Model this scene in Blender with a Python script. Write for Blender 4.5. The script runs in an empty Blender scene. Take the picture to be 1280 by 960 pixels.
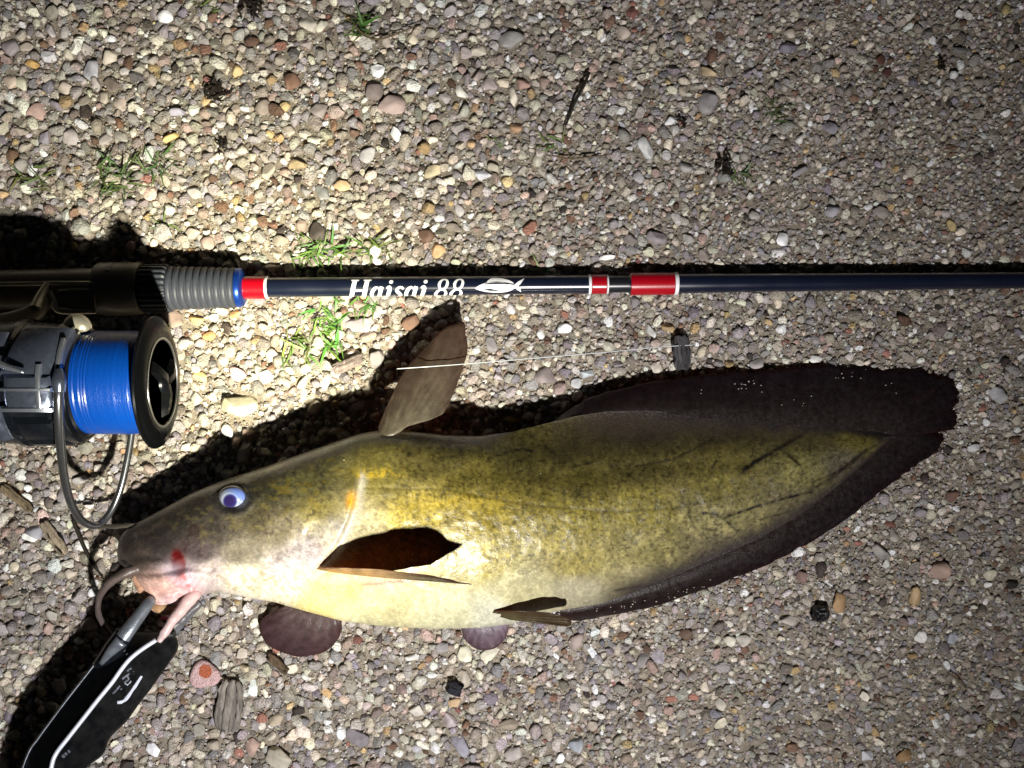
import bpy, bmesh, math, random
import numpy as np
from mathutils import Vector, Matrix

# ------------------------------------------------------------------ camera, light, world
S = 0.0005                 # metres per unit; one unit is about half a millimetre on the ground
H = 1300.0                 # camera height in units
sc = bpy.context.scene
COL = sc.collection
cam_d = bpy.data.cameras.new('camera'); cam = bpy.data.objects.new('camera', cam_d); COL.objects.link(cam)
cam.location = (0, 0, H*S); cam.rotation_euler = (0, 0, 0)
cam_d.sensor_width = 36; cam_d.lens = 36*H/1280.0
cam_d.clip_start = 0.01; cam_d.clip_end = 100
sc.camera = cam

wd = bpy.data.worlds.new("World"); sc.world = wd; wd.use_nodes = True
wn = wd.node_tree.nodes; wl = wd.node_tree.links
bg = wn['Background']
sky = wn.new('ShaderNodeTexSky'); sky.sky_type = 'NISHITA'; sky.sun_disc = False
sky.sun_elevation = math.radians(1.0); sky.sun_rotation = math.radians(150)
wl.new(sky.outputs[0], bg.inputs[0]); bg.inputs[1].default_value = 0.008      # night

# hand-held torch: a spot lamp with a hot centre and a wide, cooler spill
LP = Vector(((830-640)*S, (480-1300)*S, 1350*S))
AIM = Vector(((340-640)*S, (480-425)*S, 0))
ld = bpy.data.lights.new('torch', 'SPOT'); lo = bpy.data.objects.new('torch', ld); COL.objects.link(lo)
lo.location = LP; lo.rotation_euler = (AIM-LP).to_track_quat('-Z', 'Y').to_euler()
ld.energy = 130; ld.spot_size = math.radians(110); ld.spot_blend = 0.6; ld.shadow_soft_size = 0.013
ld.use_nodes = True
nt = ld.node_tree; em = nt.nodes['Emission']
tc = nt.nodes.new('ShaderNodeTexCoord'); sx = nt.nodes.new('ShaderNodeSeparateXYZ')
nt.links.new(tc.outputs['Normal'], sx.inputs[0])
ab = nt.nodes.new('ShaderNodeMath'); ab.operation = 'ABSOLUTE'; nt.links.new(sx.outputs['Z'], ab.inputs[0])
ac = nt.nodes.new('ShaderNodeMath'); ac.operation = 'ARCCOSINE'; nt.links.new(ab.outputs[0], ac.inputs[0])
dv = nt.nodes.new('ShaderNodeMath'); dv.operation = 'DIVIDE'; nt.links.new(ac.outputs[0], dv.inputs[0]); dv.inputs[1].default_value = math.radians(40)
rp = nt.nodes.new('ShaderNodeValToRGB'); nt.links.new(dv.outputs[0], rp.inputs[0])
def ramp(node, stops):
    cr = node.color_ramp
    while len(cr.elements) > 1: cr.elements.remove(cr.elements[-1])
    cr.elements[0].position = stops[0][0]; cr.elements[0].color = (*stops[0][1], 1)
    for p, c in stops[1:]:
        e = cr.elements.new(p); e.color = (*c, 1)
def beam(deg):
    hot = math.exp(-(deg/7.0)**2); spill = math.exp(-(deg/31.0)**2)
    return tuple(0.88*hot*c1 + 0.36*spill*c2 for c1, c2 in zip((1.0, .93, .60), (1.0, .975, .965)))
ramp(rp, [(d/40.0, beam(d)) for d in (0, 1.5, 3, 4.5, 6, 8, 10, 13, 16, 20, 24, 28, 33, 40)])
rp.color_ramp.interpolation = 'LINEAR'
nt.links.new(rp.outputs[0], em.inputs['Color'])

sc.view_settings.view_transform = 'Standard'; sc.view_settings.look = 'None'
sc.view_settings.exposure = 0; sc.view_settings.gamma = 1
sc.cycles.max_bounces = 6

rng = np.random.default_rng(11); random.seed(5)

# ------------------------------------------------------------------ helpers
def lin(c):
    c = np.asarray(c, float)/255.0
    return np.where(c <= 0.04045, c/12.92, ((c+0.055)/1.055)**2.4)
def lin4(c): return (*[float(v) for v in lin(c)], 1.0)
def P(px, py, z):
    """ground-plane position of what is seen at (px, py) when it lies z above the ground"""
    k = (H-np.asarray(z, float))/H
    return np.stack([640+(np.asarray(px, float)-640)*k, 480+(np.asarray(py, float)-480)*k, np.asarray(z, float)+0*k], -1)
def W(p):
    p = np.asarray(p, float)
    return np.stack([(p[..., 0]-640)*S, (480-p[..., 1])*S, p[..., 2]*S], -1)

def hash2(ix, iy, seed):
    h = (ix.astype(np.int64)*374761393 + iy.astype(np.int64)*668265263 + seed*974634777) & 0x7fffffff
    h = ((h ^ (h >> 13))*1274126177) & 0x7fffffff
    return ((h ^ (h >> 16)) & 0xffff)/65535.0
def vnoise(x, y, seed=0):
    x = np.asarray(x, float); y = np.asarray(y, float)
    ix = np.floor(x); iy = np.floor(y); fx = x-ix; fy = y-iy
    fx = fx*fx*(3-2*fx); fy = fy*fy*(3-2*fy)
    a = hash2(ix, iy, seed); b = hash2(ix+1, iy, seed); c = hash2(ix, iy+1, seed); d = hash2(ix+1, iy+1, seed)
    return (a*(1-fx)+b*fx)*(1-fy)+(c*(1-fx)+d*fx)*fy
def fbm(x, y, seed=0, o=3):
    s = 0; a = 1; t = 0
    for k in range(o):
        s = s+a*vnoise(x*2**k, y*2**k, seed+k*17); t += a; a *= 0.5
    return s/t
def sst(a, b, x):
    t = np.clip((x-a)/(b-a), 0, 1); return t*t*(3-2*t)
def seg_dist(px, py, pts):
    """distance to a polyline, and position along it 0..1"""
    best = np.full(np.shape(px), 1e9); tt = np.zeros(np.shape(px)); n = len(pts)-1
    for i in range(n):
        ax, ay = pts[i]; bx, by = pts[i+1]; dx, dy = bx-ax, by-ay
        t = np.clip(((px-ax)*dx+(py-ay)*dy)/(dx*dx+dy*dy+1e-9), 0, 1)
        d = np.hypot(px-ax-t*dx, py-ay-t*dy)
        m = d < best; best = np.where(m, d, best); tt = np.where(m, (i+t)/n, tt)
    return best, tt

def thing(name, label, cat, loc, group=None):
    o = bpy.data.objects.new(name, None); COL.objects.link(o); o.empty_display_size = 0.01
    o.location = tuple(W(loc)); o['label'] = label; o['category'] = cat
    if group: o['group'] = group
    return o
def tag(o, label=None, cat=None, group=None, kind=None):
    for k, v in (('label', label), ('category', cat), ('group', group), ('kind', kind)):
        if v: o[k] = v
    return o
def root_loc(o):
    v = Vector((0, 0, 0))
    while o is not None:
        v += o.location; o = o.parent
    return v
def mesh_of(name, wv, faces, mat, smooth=True, col=None):
    me = bpy.data.meshes.new(name)
    me.from_pydata([tuple(v) for v in wv], [], [tuple(f) for f in faces])
    if col is not None:
        a = me.color_attributes.new('Col', 'FLOAT_COLOR', 'POINT')
        c = np.ones((len(wv), 4), np.float32); c[:, :3] = col
        a.data.foreach_set('color', c.ravel())
    if smooth: me.polygons.foreach_set('use_smooth', [True]*len(me.polygons))
    me.materials.append(mat); me.update()
    return me
def obj(name, v, faces, mat, parent=None, smooth=True, col=None, recalc=True, angle=None):
    """v in units; becomes one mesh object under parent"""
    wv = W(v); base = np.array(root_loc(parent)) if parent is not None else wv.mean(0)*np.array([1, 1, 0])
    me = mesh_of(name, wv-base, faces, mat, smooth, col)
    if recalc:
        bm = bmesh.new(); bm.from_mesh(me); bmesh.ops.recalc_face_normals(bm, faces=bm.faces)
        if angle:
            for e in bm.edges:
                if len(e.link_faces) == 2 and e.calc_face_angle(0) > math.radians(angle): e.smooth = False
        bm.to_mesh(me); bm.free()
    o = bpy.data.objects.new(name, me); COL.objects.link(o)
    if parent is not None: o.parent = parent
    else: o.location = tuple(base)
    return o
class MB:
    def __init__(s): s.v = []; s.f = []; s.n = 0; s.c = []
    def add(s, v, f, c=None):
        v = np.asarray(v, float).reshape(-1, 3); s.v.append(v); s.f += [tuple(i+s.n for i in q) for q in f]; s.n += len(v)
        s.c.append(np.tile(lin(c), (len(v), 1)) if c is not None else np.ones((len(v), 3)))
    def build(s, name, mat, parent=None, smooth=True, angle=35, usecol=False):
        return obj(name, np.concatenate(s.v), s.f, mat, parent, smooth, np.concatenate(s.c) if usecol else None, True, angle)
def catmull(pts, n):
    p = np.asarray(pts, float); m = len(p)
    q = np.vstack([2*p[0]-p[1], p, 2*p[-1]-p[-2]]); t = np.linspace(0, m-1-1e-6, n); i = t.astype(int); f = (t-i)[:, None]
    a, b, c, d = q[i], q[i+1], q[i+2], q[i+3]
    return 0.5*(2*b+(c-a)*f+(2*a-5*b+4*c-d)*f*f+(3*b-a-3*c+d)*f**3)
def tube(pts, rad, seg=10, n=None, flat=1.0):
    pts = np.asarray(pts, float); rad = np.asarray(rad, float)*np.ones(len(pts))
    if n:
        rad = np.interp(np.linspace(0, len(pts)-1, n), np.arange(len(pts)), rad); pts = catmull(pts, n)
    v = []; f = []; up = None
    for i in range(len(pts)):
        d = pts[min(i+1, len(pts)-1)]-pts[max(i-1, 0)]; d = d/np.linalg.norm(d)
        if up is None:
            up = np.array([0, 0, 1.0]) if abs(d[2]) < .9 else np.array([1.0, 0, 0])
        a = np.cross(d, up); a /= np.linalg.norm(a); up = np.cross(a, d)
        for k in range(seg):
            t = 2*math.pi*k/seg; v.append(pts[i]+rad[i]*(math.cos(t)*a+flat*math.sin(t)*up))
    for i in range(len(pts)-1):
        for k in range(seg):
            f.append((i*seg+k, i*seg+(k+1) % seg, (i+1)*seg+(k+1) % seg, (i+1)*seg+k))
    f.append(tuple(range(seg))[::-1]); f.append(tuple((len(pts)-1)*seg+k for k in range(seg)))
    return np.array(v), f
def lathe(prof, frame, seg=48):
    """prof: list of (t, r); frame(t) -> centre, side vectors a, b"""
    v = []; f = []
    for t, r in prof:
        c, a, b = frame(t)
        for k in range(seg):
            q = 2*math.pi*k/seg; v.append(c+r*(math.cos(q)*a+math.sin(q)*b))
    n = len(prof)
    for i in range(n-1):
        for k in range(seg):
            f.append((i*seg+k, i*seg+(k+1) % seg, (i+1)*seg+(k+1) % seg, (i+1)*seg+k))
    f.append(tuple(range(seg))[::-1]); f.append(tuple((n-1)*seg+k for k in range(seg)))
    return np.array(v), f
def sheet(grid, th):
    """grid [n, m, 3] -> closed thin solid of thickness th (array [n, m] or number)"""
    n, m = grid.shape[:2]; th = np.ones((n, m))*th
    du = np.gradient(grid, axis=0); dw = np.gradient(grid, axis=1); nr = np.cross(du, dw); nr /= np.linalg.norm(nr, axis=-1, keepdims=True)+1e-9
    top = grid+nr*th[..., None]*.5; bot = grid-nr*th[..., None]*.5
    v = np.concatenate([top.reshape(-1, 3), bot.reshape(-1, 3)]); f = []; o = n*m
    for i in range(n-1):
        for j in range(m-1):
            a = i*m+j; b = a+1; c = a+m+1; d = a+m
            f.append((a, b, c, d)); f.append((o+d, o+c, o+b, o+a))
    rim = [j for j in range(m)]+[i*m+m-1 for i in range(1, n)]+[(n-1)*m+j for j in range(m-2, -1, -1)]+[i*m for i in range(n-2, 0, -1)]
    for i in range(len(rim)):
        a, b = rim[i], rim[(i+1) % len(rim)]; f.append((b, a, o+a, o+b))
    return v, f
def plate(poly, z0, z1, bev=2.0):
    """poly list of real (x, y), or (x, y, dz); prism between z0 and z1 with a bevelled upper edge"""
    p = np.array([q[:2] for q in poly], float); dz = np.array([q[2] if len(q) > 2 else 0 for q in poly], float); c = p.mean(0)
    d = c-p; d = d/np.linalg.norm(d, axis=1, keepdims=True); ins = p+d*bev; n = len(p)
    v = np.concatenate([np.c_[p, z0+dz], np.c_[p, z1-bev+dz], np.c_[ins, z1+dz]]); f = []
    for i in range(n):
        j = (i+1) % n; f += [(i, j, n+j, n+i), (n+i, n+j, 2*n+j, 2*n+i)]
    f.append(tuple(2*n+i for i in range(n))); f.append(tuple(range(n))[::-1])
    return v, f

# ------------------------------------------------------------------ materials
def new_mat(name):
    m = bpy.data.materials.new(name); m.use_nodes = True
    return m, m.node_tree.nodes, m.node_tree.links, m.node_tree.nodes['Principled BSDF']
def mat(name, color=None, rough=.5, metal=0., spec=.5, source=None, nscale=300., namp=.25, bump=0., bscale=800., bdist=.0006, coat=0., nscale2=None, namp2=0, detail=4, rvar=0., stretch=(1, 1, 1), trans=0.):
    m, N, L, b = new_mat(name)
    b.inputs['Roughness'].default_value = rough; b.inputs['Metallic'].default_value = metal
    b.inputs['Specular IOR Level'].default_value = spec; b.inputs['Coat Weight'].default_value = coat
    b.inputs['Coat Roughness'].default_value = .15
    if source == 'attr':
        s = N.new('ShaderNodeAttribute'); s.attribute_name = 'Col'; src = s.outputs['Color']
    elif source == 'object':
        s = N.new('ShaderNodeObjectInfo'); src = s.outputs['Color']
    else:
        s = N.new('ShaderNodeRGB'); s.outputs[0].default_value = lin4(color); src = s.outputs[0]
    tcn = N.new('ShaderNodeTexCoord'); mp = N.new('ShaderNodeMapping'); mp.inputs['Scale'].default_value = stretch
    oi = N.new('ShaderNodeObjectInfo')
    if source == 'object':
        cb = N.new('ShaderNodeVectorMath'); cb.operation = 'ADD'; L.new(tcn.outputs['Object'], cb.inputs[0]); L.new(oi.outputs['Location'], cb.inputs[1]); L.new(cb.outputs[0], mp.inputs[0])
    else: L.new(tcn.outputs['Object'], mp.inputs[0])
    cur = src
    for sc_, am in ((nscale, namp), (nscale2, namp2)):
        if not sc_ or not am: continue
        nz = N.new('ShaderNodeTexNoise'); nz.inputs['Scale'].default_value = sc_; nz.inputs['Detail'].default_value = detail; nz.inputs['Roughness'].default_value = .65
        L.new(mp.outputs[0], nz.inputs['Vector'])
        mr = N.new('ShaderNodeMapRange'); mr.inputs[1].default_value = .3; mr.inputs[2].default_value = .7; mr.inputs[3].default_value = 1-am; mr.inputs[4].default_value = 1+am
        L.new(nz.outputs['Fac'], mr.inputs[0])
        vm = N.new('ShaderNodeVectorMath'); vm.operation = 'SCALE'; L.new(cur, vm.inputs[0]); L.new(mr.outputs[0], vm.inputs['Scale']); cur = vm.outputs[0]
    L.new(cur, b.inputs['Base Color'])
    if rvar:
        nz = N.new('ShaderNodeTexNoise'); nz.inputs['Scale'].default_value = nscale*.5; L.new(mp.outputs[0], nz.inputs['Vector'])
        mr = N.new('ShaderNodeMapRange'); mr.inputs[1].default_value = .3; mr.inputs[2].default_value = .7; mr.inputs[3].default_value = max(0.05, rough-rvar); mr.inputs[4].default_value = min(1, rough+rvar)
        L.new(nz.outputs['Fac'], mr.inputs[0]); L.new(mr.outputs[0], b.inputs['Roughness'])
    if bump:
        nz = N.new('ShaderNodeTexNoise'); nz.inputs['Scale'].default_value = bscale; nz.inputs['Detail'].default_value = 5; L.new(mp.outputs[0], nz.inputs['Vector'])
        bp = N.new('ShaderNodeBump'); bp.inputs['Strength'].default_value = bump; bp.inputs['Distance'].default_value = bdist
        L.new(nz.outputs['Fac'], bp.inputs['Height']); L.new(bp.outputs[0], b.inputs['Normal'])
    if trans: b.inputs['Transmission Weight'].default_value = trans
    return m
M = {}
M['sand'] = mat('sand', (142, 132, 118), .9, spec=.2, nscale=60, namp=.15, nscale2=900, namp2=.45, bump=1, bscale=1500, bdist=.0015)
M['gravel'] = mat('gravel', rough=.68, spec=.4, source='attr', nscale=380, namp=.24, nscale2=1500, namp2=.36, bump=1, bscale=900, bdist=.0016, rvar=.2)
M['pebble'] = mat('pebble', rough=.68, spec=.35, source='object', nscale=260, namp=.24, nscale2=1300, namp2=.36, bump=1, bscale=800, bdist=.0018, rvar=.2)
M['skin'] = mat('fish_skin', rough=.38, spec=.45, coat=.2, source='attr', nscale=1300, namp=.20, nscale2=3000, namp2=.16, bump=.4, bscale=800, bdist=.0006, rvar=.12)
M['fin'] = mat('fin_skin', rough=.36, spec=.35, source='attr', nscale=700, namp=.15, nscale2=2500, namp2=.12, bump=.4, bscale=900, bdist=.0005, rvar=.12)
M['eye'] = mat('eye_wet', rough=.12, spec=.6, source='attr', namp=.04, nscale=1200)
M['barbel'] = mat('barbel_skin', rough=.4, spec=.4, source='attr', nscale=700, namp=.12, bump=.3)
M['blank'] = mat('navy_blank', (19, 25, 42), .22, spec=.55, nscale=60, namp=.06, coat=.5, rvar=.05)
M['ferrule'] = mat('dark_ferrule', (26, 28, 32), .3, spec=.5, nscale=400, namp=.12)
M['red'] = mat('red_wrap', (160, 6, 24), .28, spec=.45, nscale=900, namp=.06, coat=.3, bump=.1, bscale=1500, bdist=.0003)
M['white'] = mat('white_paint', (225, 226, 228), .4, spec=.4, nscale=500, namp=.05)
M['blue_ring'] = mat('blue_metal', (22, 62, 150), .3, metal=.6, spec=.5, namp=.05)
M['rubber'] = mat('grey_rubber', (56, 59, 68), .5, spec=.35, nscale=500, namp=.12, bump=.2, bscale=2500, bdist=.0002)
M['knurl'] = mat('dark_rubber', (44, 48, 56), .5, spec=.4, nscale=500, namp=.1)
M['seat'] = mat('seat_plastic', (104, 98, 84), .36, spec=.5, nscale=300, namp=.1, rvar=.08)
M['seat_metal'] = mat('foot_metal', (200, 194, 172), .35, metal=.7, spec=.5, nscale=300, namp=.12, rvar=.1)
M['reel_dark'] = mat('reel_black', (14, 17, 22), .28, spec=.5, nscale=300, namp=.12, rvar=.08)
M['reel_grey'] = mat('reel_gunmetal', (112, 120, 138), .24, metal=.8, spec=.5, nscale=350, namp=.14, rvar=.1)
M['reel_silver'] = mat('reel_silver', (180, 185, 195), .25, metal=.85, nscale=500, namp=.1)
M['spool_lip'] = mat('spool_anodised', (9, 10, 12), .3, metal=.0, spec=.06, nscale=200, namp=.08, rvar=.06)
M['braid'] = mat('blue_braid', (2, 58, 140), .3, spec=.6, nscale=600, namp=.1, nscale2=3000, namp2=.2, stretch=(3, .4, .4), bump=.5, bscale=900, bdist=.0003)
M['wire'] = mat('bail_wire', (120, 122, 126), .25, metal=.9, nscale=300, namp=.1)
M['grip_black'] = mat('gripper_black', (5, 6, 8), .4, spec=.2, nscale=300, namp=.15, rvar=.1)
M['grip_silver'] = mat('gripper_silver', (215, 220, 235), .35, metal=.3, nscale=300, namp=.08)
M['jaw'] = mat('jaw_steel', (120, 126, 136), .38, metal=.6, nscale=250, namp=.2, bump=.3, bscale=900, bdist=.0004, rvar=.12)
M['line'] = mat('nylon', (196, 202, 206), .25, spec=.6, namp=0)
M['leaf'] = mat('grass_blade', rough=.5, spec=.35, source='object', nscale=150, namp=.3)
M['bark'] = mat('grey_bark', rough=.85, spec=.2, source='attr', nscale=300, namp=.25, nscale2=900, namp2=.35, stretch=(1, .25, 1), bump=.9, bscale=500, bdist=.001)
M['debris'] = mat('dark_debris', (34, 27, 20), .8, spec=.3, nscale=500, namp=.4)
M['twig'] = mat('twig', (92, 80, 60), .8, spec=.2, nscale=400, namp=.35, bump=.6)
M['dark_twig'] = mat('dark_twig', (34, 30, 22), .75, spec=.25, nscale=400, namp=.35)
M['jet'] = mat('jet_black', (8, 9, 12), .12, spec=.7, nscale=300, namp=.1, bump=.9, bscale=420, bdist=.002)

def translucent(m, f):
    N = m.node_tree.nodes; L = m.node_tree.links; b = N['Principled BSDF']; o = N['Material Output']
    t = N.new('ShaderNodeBsdfTranslucent'); t.inputs[0].default_value = (.55, .24, .12, 1); mx = N.new('ShaderNodeMixShader'); mx.inputs[0].default_value = f
    L.new(b.outputs[0], mx.inputs[1]); L.new(t.outputs[0], mx.inputs[2]); L.new(mx.outputs[0], o.inputs['Surface'])
translucent(M['fin'], .34)
# ------------------------------------------------------------------ outlines of the fish (as seen in plan)
TOP = np.array([(146,690),(147.5,680),(150,672),(155,665),(162,658),(180,649),(200,638),(240,616),(280,600),(330,584),(380,566),(420,552),(450,542),(480,537),(520,540),(560,544),(600,545),(640,540),(680,530),(720,520),(760,514),(800,513),(850,515),(900,518),(1000,526),(1060,532),(1100,538),(1118,544)], float)
BOT = np.array([(146,690),(147.5,699),(150,705),(155,709),(162,714),(170,727),(178,741),(188,755),(198,765),(207,769.5),(216,769),(226,762),(237,753),(250,745),(268,740),(290,743),(320,749),(345,753),(360,758),(400,769),(430,777),(480,783),(540,786),(600,785),(640,780),(670,770),(700,763),(750,755),(800,738),(850,718),(900,697),(950,674),(1000,646),(1050,608),(1090,572),(1118,544)], float)
HZ = np.array([(146,0),(147.5,8),(150,14),(155,20),(165,28),(180,34),(200,40),(250,50),(300,58),(350,64),(420,70),(500,70),(600,62),(700,50),(800,36),(900,24),(1000,15),(1080,8.5),(1118,1.5)], float)
ZC = np.array([(146,58),(300,62),(400,68),(500,66),(600,58),(700,47),(800,36),(900,26),(1000,18),(1118,12),(1200,8)], float)
def curve(tab, x, sm=5.0):
    acc = 0; w = 0
    for k in np.linspace(-1.5, 1.5, 7):
        g = math.exp(-k*k); xx = np.clip(x+k*np.minimum(sm, np.maximum(.05, (x-tab[0, 0])*.35)), tab[0, 0], tab[-1, 0]); acc = acc+g*np.interp(xx, tab[:, 0], tab[:, 1]); w += g
    return acc/w
zc_of = lambda x: curve(ZC, np.asarray(x, float), 25.0)
FINPAIR = [((690,527),(690,536)),((705,517),(710,530)),((722,506),(730,526)),((742,495),(755,524)),((780,485),(790,524)),((830,475),(840,528)),((900,468),(905,531)),((960,463),(970,534)),((1050,460),(1040,539)),((1120,462),(1080,541)),((1150,464),(1090,542)),((1172,468),(1096,543)),((1186,474),(1100,543)),((1195,483),(1102,543.5)),((1198,493),(1103,544)),((1196,505),(1103,544)),((1188,511),(1104,544.2)),((1197,517),(1104,544.5)),((1197,526),(1104,545)),((1192,536),(1104,545.5)),((1170,541),(1104,546)),((1184,548),(1103,547)),((1174,559),(1102,549)),((1160,571),(1099,553)),((1140,585),(1094,559)),((1120,600),(1085,568)),((1080,630),(1060,592)),((1040,660),(1025,620)),((1000,685),(990,646)),((960,705),(945,673)),((910,725),(900,693)),((860,745),(850,716)),((800,762),(795,736)),((740,773),(740,754)),((712,776),(712,760)),((700,772),(700,762))]
FISH_POLY = [tuple(p) for p in TOP if p[0] < 690]+[q[0] for q in FINPAIR]+[tuple(p) for p in BOT[::-1] if p[0] < 700]
def in_poly(x, y, poly):
    r = np.zeros(np.shape(x), bool); n = len(poly)
    for i in range(n):
        x1, y1 = poly[i]; x2, y2 = poly[(i+1) % n]
        if y1 == y2: continue
        c = ((y1 > y) != (y2 > y)) & (x < (x2-x1)*(y-y1)/(y2-y1)+x1); r ^= c
    return r

# ------------------------------------------------------------------ ground
def ground_h(x, y):
    fade = sst(-900, -150, x)*sst(-900, -150, y)*sst(2200, 1430, x)*sst(1900, 1110, y)
    return ((fbm(x/150, y/150, 3, 3)-.5)*10+(fbm(x/16, y/16, 9, 2)-.5)*3.5)*fade-1.0
def axis_pts(a, b, step):
    inner = np.arange(a, b+1, step)
    far = [10, 30, 80, 180, 400, 900, 2000, 5000, 12000, 40000]
    return np.concatenate([a-np.array(far[::-1]), inner, b+np.array(far)])
gx = axis_pts(-160, 1440, 8); gy = axis_pts(-160, 1120, 8)
X, Y = np.meshgrid(gx, gy, indexing='ij'); Z = ground_h(X, Y)
n, m = X.shape
I = np.arange(n*m).reshape(n, m)
gf = np.stack([I[:-1, :-1], I[1:, :-1], I[1:, 1:], I[:-1, 1:]], -1).reshape(-1, 4)[:, ::-1]
ground = obj('ground', np.stack([X, Y, Z], -1).reshape(-1, 3), gf.tolist(), M['sand'], recalc=False)
tag(ground, kind='structure'); ground.name = 'ground'

# rock shapes
def ico(sub):
    bm = bmesh.new(); bmesh.ops.create_icosphere(bm, subdivisions=sub, radius=1); bm.verts.ensure_lookup_table()
    v = np.array([v.co[:] for v in bm.verts]); f = np.array([[q.index for q in p.verts] for p in bm.faces]); bm.free(); return v, f
def rock(v, planes, lo_, hi, r):
    v = v.copy()
    for _ in range(planes):
        nrm = r.normal(size=3); nrm /= np.linalg.norm(nrm); d = r.uniform(lo_, hi); s = v@nrm
        v = v-np.maximum(s-d, 0)[:, None]*nrm*r.uniform(.88, 1)
    v *= 1+r.normal(0, .015, (len(v), 1))
    v *= np.array([1, r.uniform(.66, 1.0), r.uniform(.55, .8)])
    v[:, 0] += v[:, 1]*r.normal(0, .18)
    return v-(v.max(0)+v.min(0))/2
V12, F12 = ico(1); V42, F42 = ico(2); V162, F162 = ico(3)
R12 = [rock(V12, 3, .7, .95, rng) for _ in range(10)]
R42 = [rock(V42, rng.integers(9, 15), .46, .82, rng) for _ in range(36)]
R162 = [rock(V162, rng.integers(10, 18), .46, .80, rng) for _ in range(18)]
PAL = [((168,159,146), 24), ((162,156,150), 24), ((148,142,142), 16), ((194,186,170), 13), ((140,130,121), 10), ((212,206,192), 7), ((228,226,222), 5), ((170,148,138), 6), ((182,156,116), 2.0), ((118,92,76), 3), ((140,134,140), 5), ((70,62,58), 1.6), ((150,104,92), .6)]
PC = np.array([lin(c) for c, w in PAL]); PW = np.array([w for c, w in PAL]); PW = PW/PW.sum()
def pick_cols(nn):
    c = PC[rng.choice(len(PC), nn, p=PW)]
    return np.clip(c*np.exp(rng.normal(0, .24, (nn, 1)))*np.exp(rng.normal(0, .03, (nn, 3))), .01, .85)

GX0, GX1, GY0, GY1 = -90, 1370, -90, 1050
occ = np.zeros((GX1-GX0+80, GY1-GY0+80), np.uint8)
DISC = {}
def disc(r):
    k = int(round(r*2))
    if k not in DISC:
        q = int(math.ceil(r)); a = np.arange(-q, q+1); DISC[k] = ((a[:, None]**2+a[None, :]**2 <= r*r), q)
    return DISC[k]
def try_put(x, y, r, allow=.14, force=False):
    mk, q = disc(r*.93); ix = int(x-GX0)+40-q; iy = int(y-GY0)+40-q
    if ix < 0 or iy < 0: return False
    s = occ[ix:ix+2*q+1, iy:iy+2*q+1]
    if s.shape != mk.shape: return False
    if not force and (s & mk).sum() > allow*mk.sum(): return False
    s |= mk.astype(np.uint8); return True
# stones that stand out in the photograph: centre, width, height, colour
HAND = [(472,90,22,23,(232,234,236)),(495,168,15,22,(228,230,232)),(838,151,18,15,(226,226,228)),(806,186,19,28,(196,196,192)),(604,219,23,17,(196,196,206)),(115,88,21,25,(178,178,188)),(223,141,24,20,(160,154,170)),(215,172,26,17,(206,174,84)),(644,161,22,22,(186,140,92)),(887,90,26,20,(182,156,108)),(655,106,20,24,(160,120,104)),(1100,75,12,15,(96,54,40)),(1108,92,15,15,(84,44,40)),(706,410,21,20,(224,226,226)),(978,299,19,18,(214,214,214)),(758,322,27,11,(226,224,220)),(1142,744,18,38,(186,152,96)),(1047,752,21,27,(168,128,72)),(836,410,20,16,(184,150,92)),(300,508,52,46,(222,214,172)),(193,936,21,22,(226,226,232)),(350,948,38,34,(182,172,150)),(1246,494,26,24,(188,186,188)),(61,71,21,17,(192,190,196)),(157,90,16,15,(196,190,184)),(41,81,15,13,(196,150,50)),(640,50,32,26,(150,146,140)),(666,24,16,16,(190,186,184)),(800,108,16,12,(200,196,186)),(856,210,22,20,(150,144,140)),(540,214,28,22,(190,172,130)),(428,232,26,22,(186,150,100)),(372,205,30,24,(170,146,100)),(490,132,38,24,(160,136,128)),(455,268,24,20,(190,176,160)),(297,468,22,22,(206,168,172)),(244,400,26,18,(214,172,90)),(262,420,18,16,(206,140,60)),(294,393,18,14,(206,150,74)),(250,470,20,16,(222,180,96)),(820,298,30,28,(148,136,140)),(860,300,16,14,(150,144,138)),(1000,214,30,14,(150,146,150)),(1198,64,20,14,(130,128,126)),(985,60,26,22,(118,110,124)),(885,130,26,26,(140,134,134)),(100,600,20,20,(170,164,160)),(18,708,17,18,(214,200,168)),(38,671,17,14,(222,222,212)),(42,665,30,26,(150,150,160)),(345,900,24,20,(176,160,130)),(365,836,18,20,(216,206,180)),(305,836,18,15,(206,190,150)),(515,822,22,14,(222,220,216)),(568,878,18,14,(186,150,100)),(740,815,12,14,(224,230,234)),(856,792,20,18,(92,66,46)),(880,858,12,14,(212,196,170)),(912,801,16,18,(204,196,174)),(930,800,20,16,(176,168,154)),(985,775,24,16,(160,150,140)),(1150,795,16,16,(226,222,216)),(1190,798,16,14,(168,172,184)),(1080,870,14,17,(206,196,176)),(1172,712,30,20,(168,134,116)),(1234,730,12,10,(220,218,214)),(1130,945,24,22,(164,124,66)),(1085,945,18,26,(206,206,214)),(1140,820,13,13,(176,140,80)),(575,930,26,22,(150,146,162)),(636,905,30,20,(150,134,112)),(720,930,26,22,(158,166,176)),(700,948,14,18,(224,226,228)),(520,890,20,20,(186,178,164)),(447,922,26,24,(120,112,118)),(900,880,16,18,(200,190,170)),(1040,265,24,20,(150,146,154)),(1100,265,22,14,(140,130,120)),(1036,160,26,20,(126,120,130)),(700,360,18,16,(200,196,190)),(680,470,30,22,(142,126,124)),(734,467,20,18,(170,180,186)),(720,480,16,20,(206,208,210)),(700,485,20,22,(176,146,140)),(640,525,20,12,(190,160,90)),(660,520,18,16,(206,196,176)),(1010,480,20,16,(150,140,130)),(1215,560,18,18,(206,206,206)),(1190,620,24,20,(120,84,66)),(1150,640,18,16,(140,130,136)),(1100,690,22,18,(150,142,134)),(1000,720,18,16,(120,90,80))]
stones = []
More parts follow.
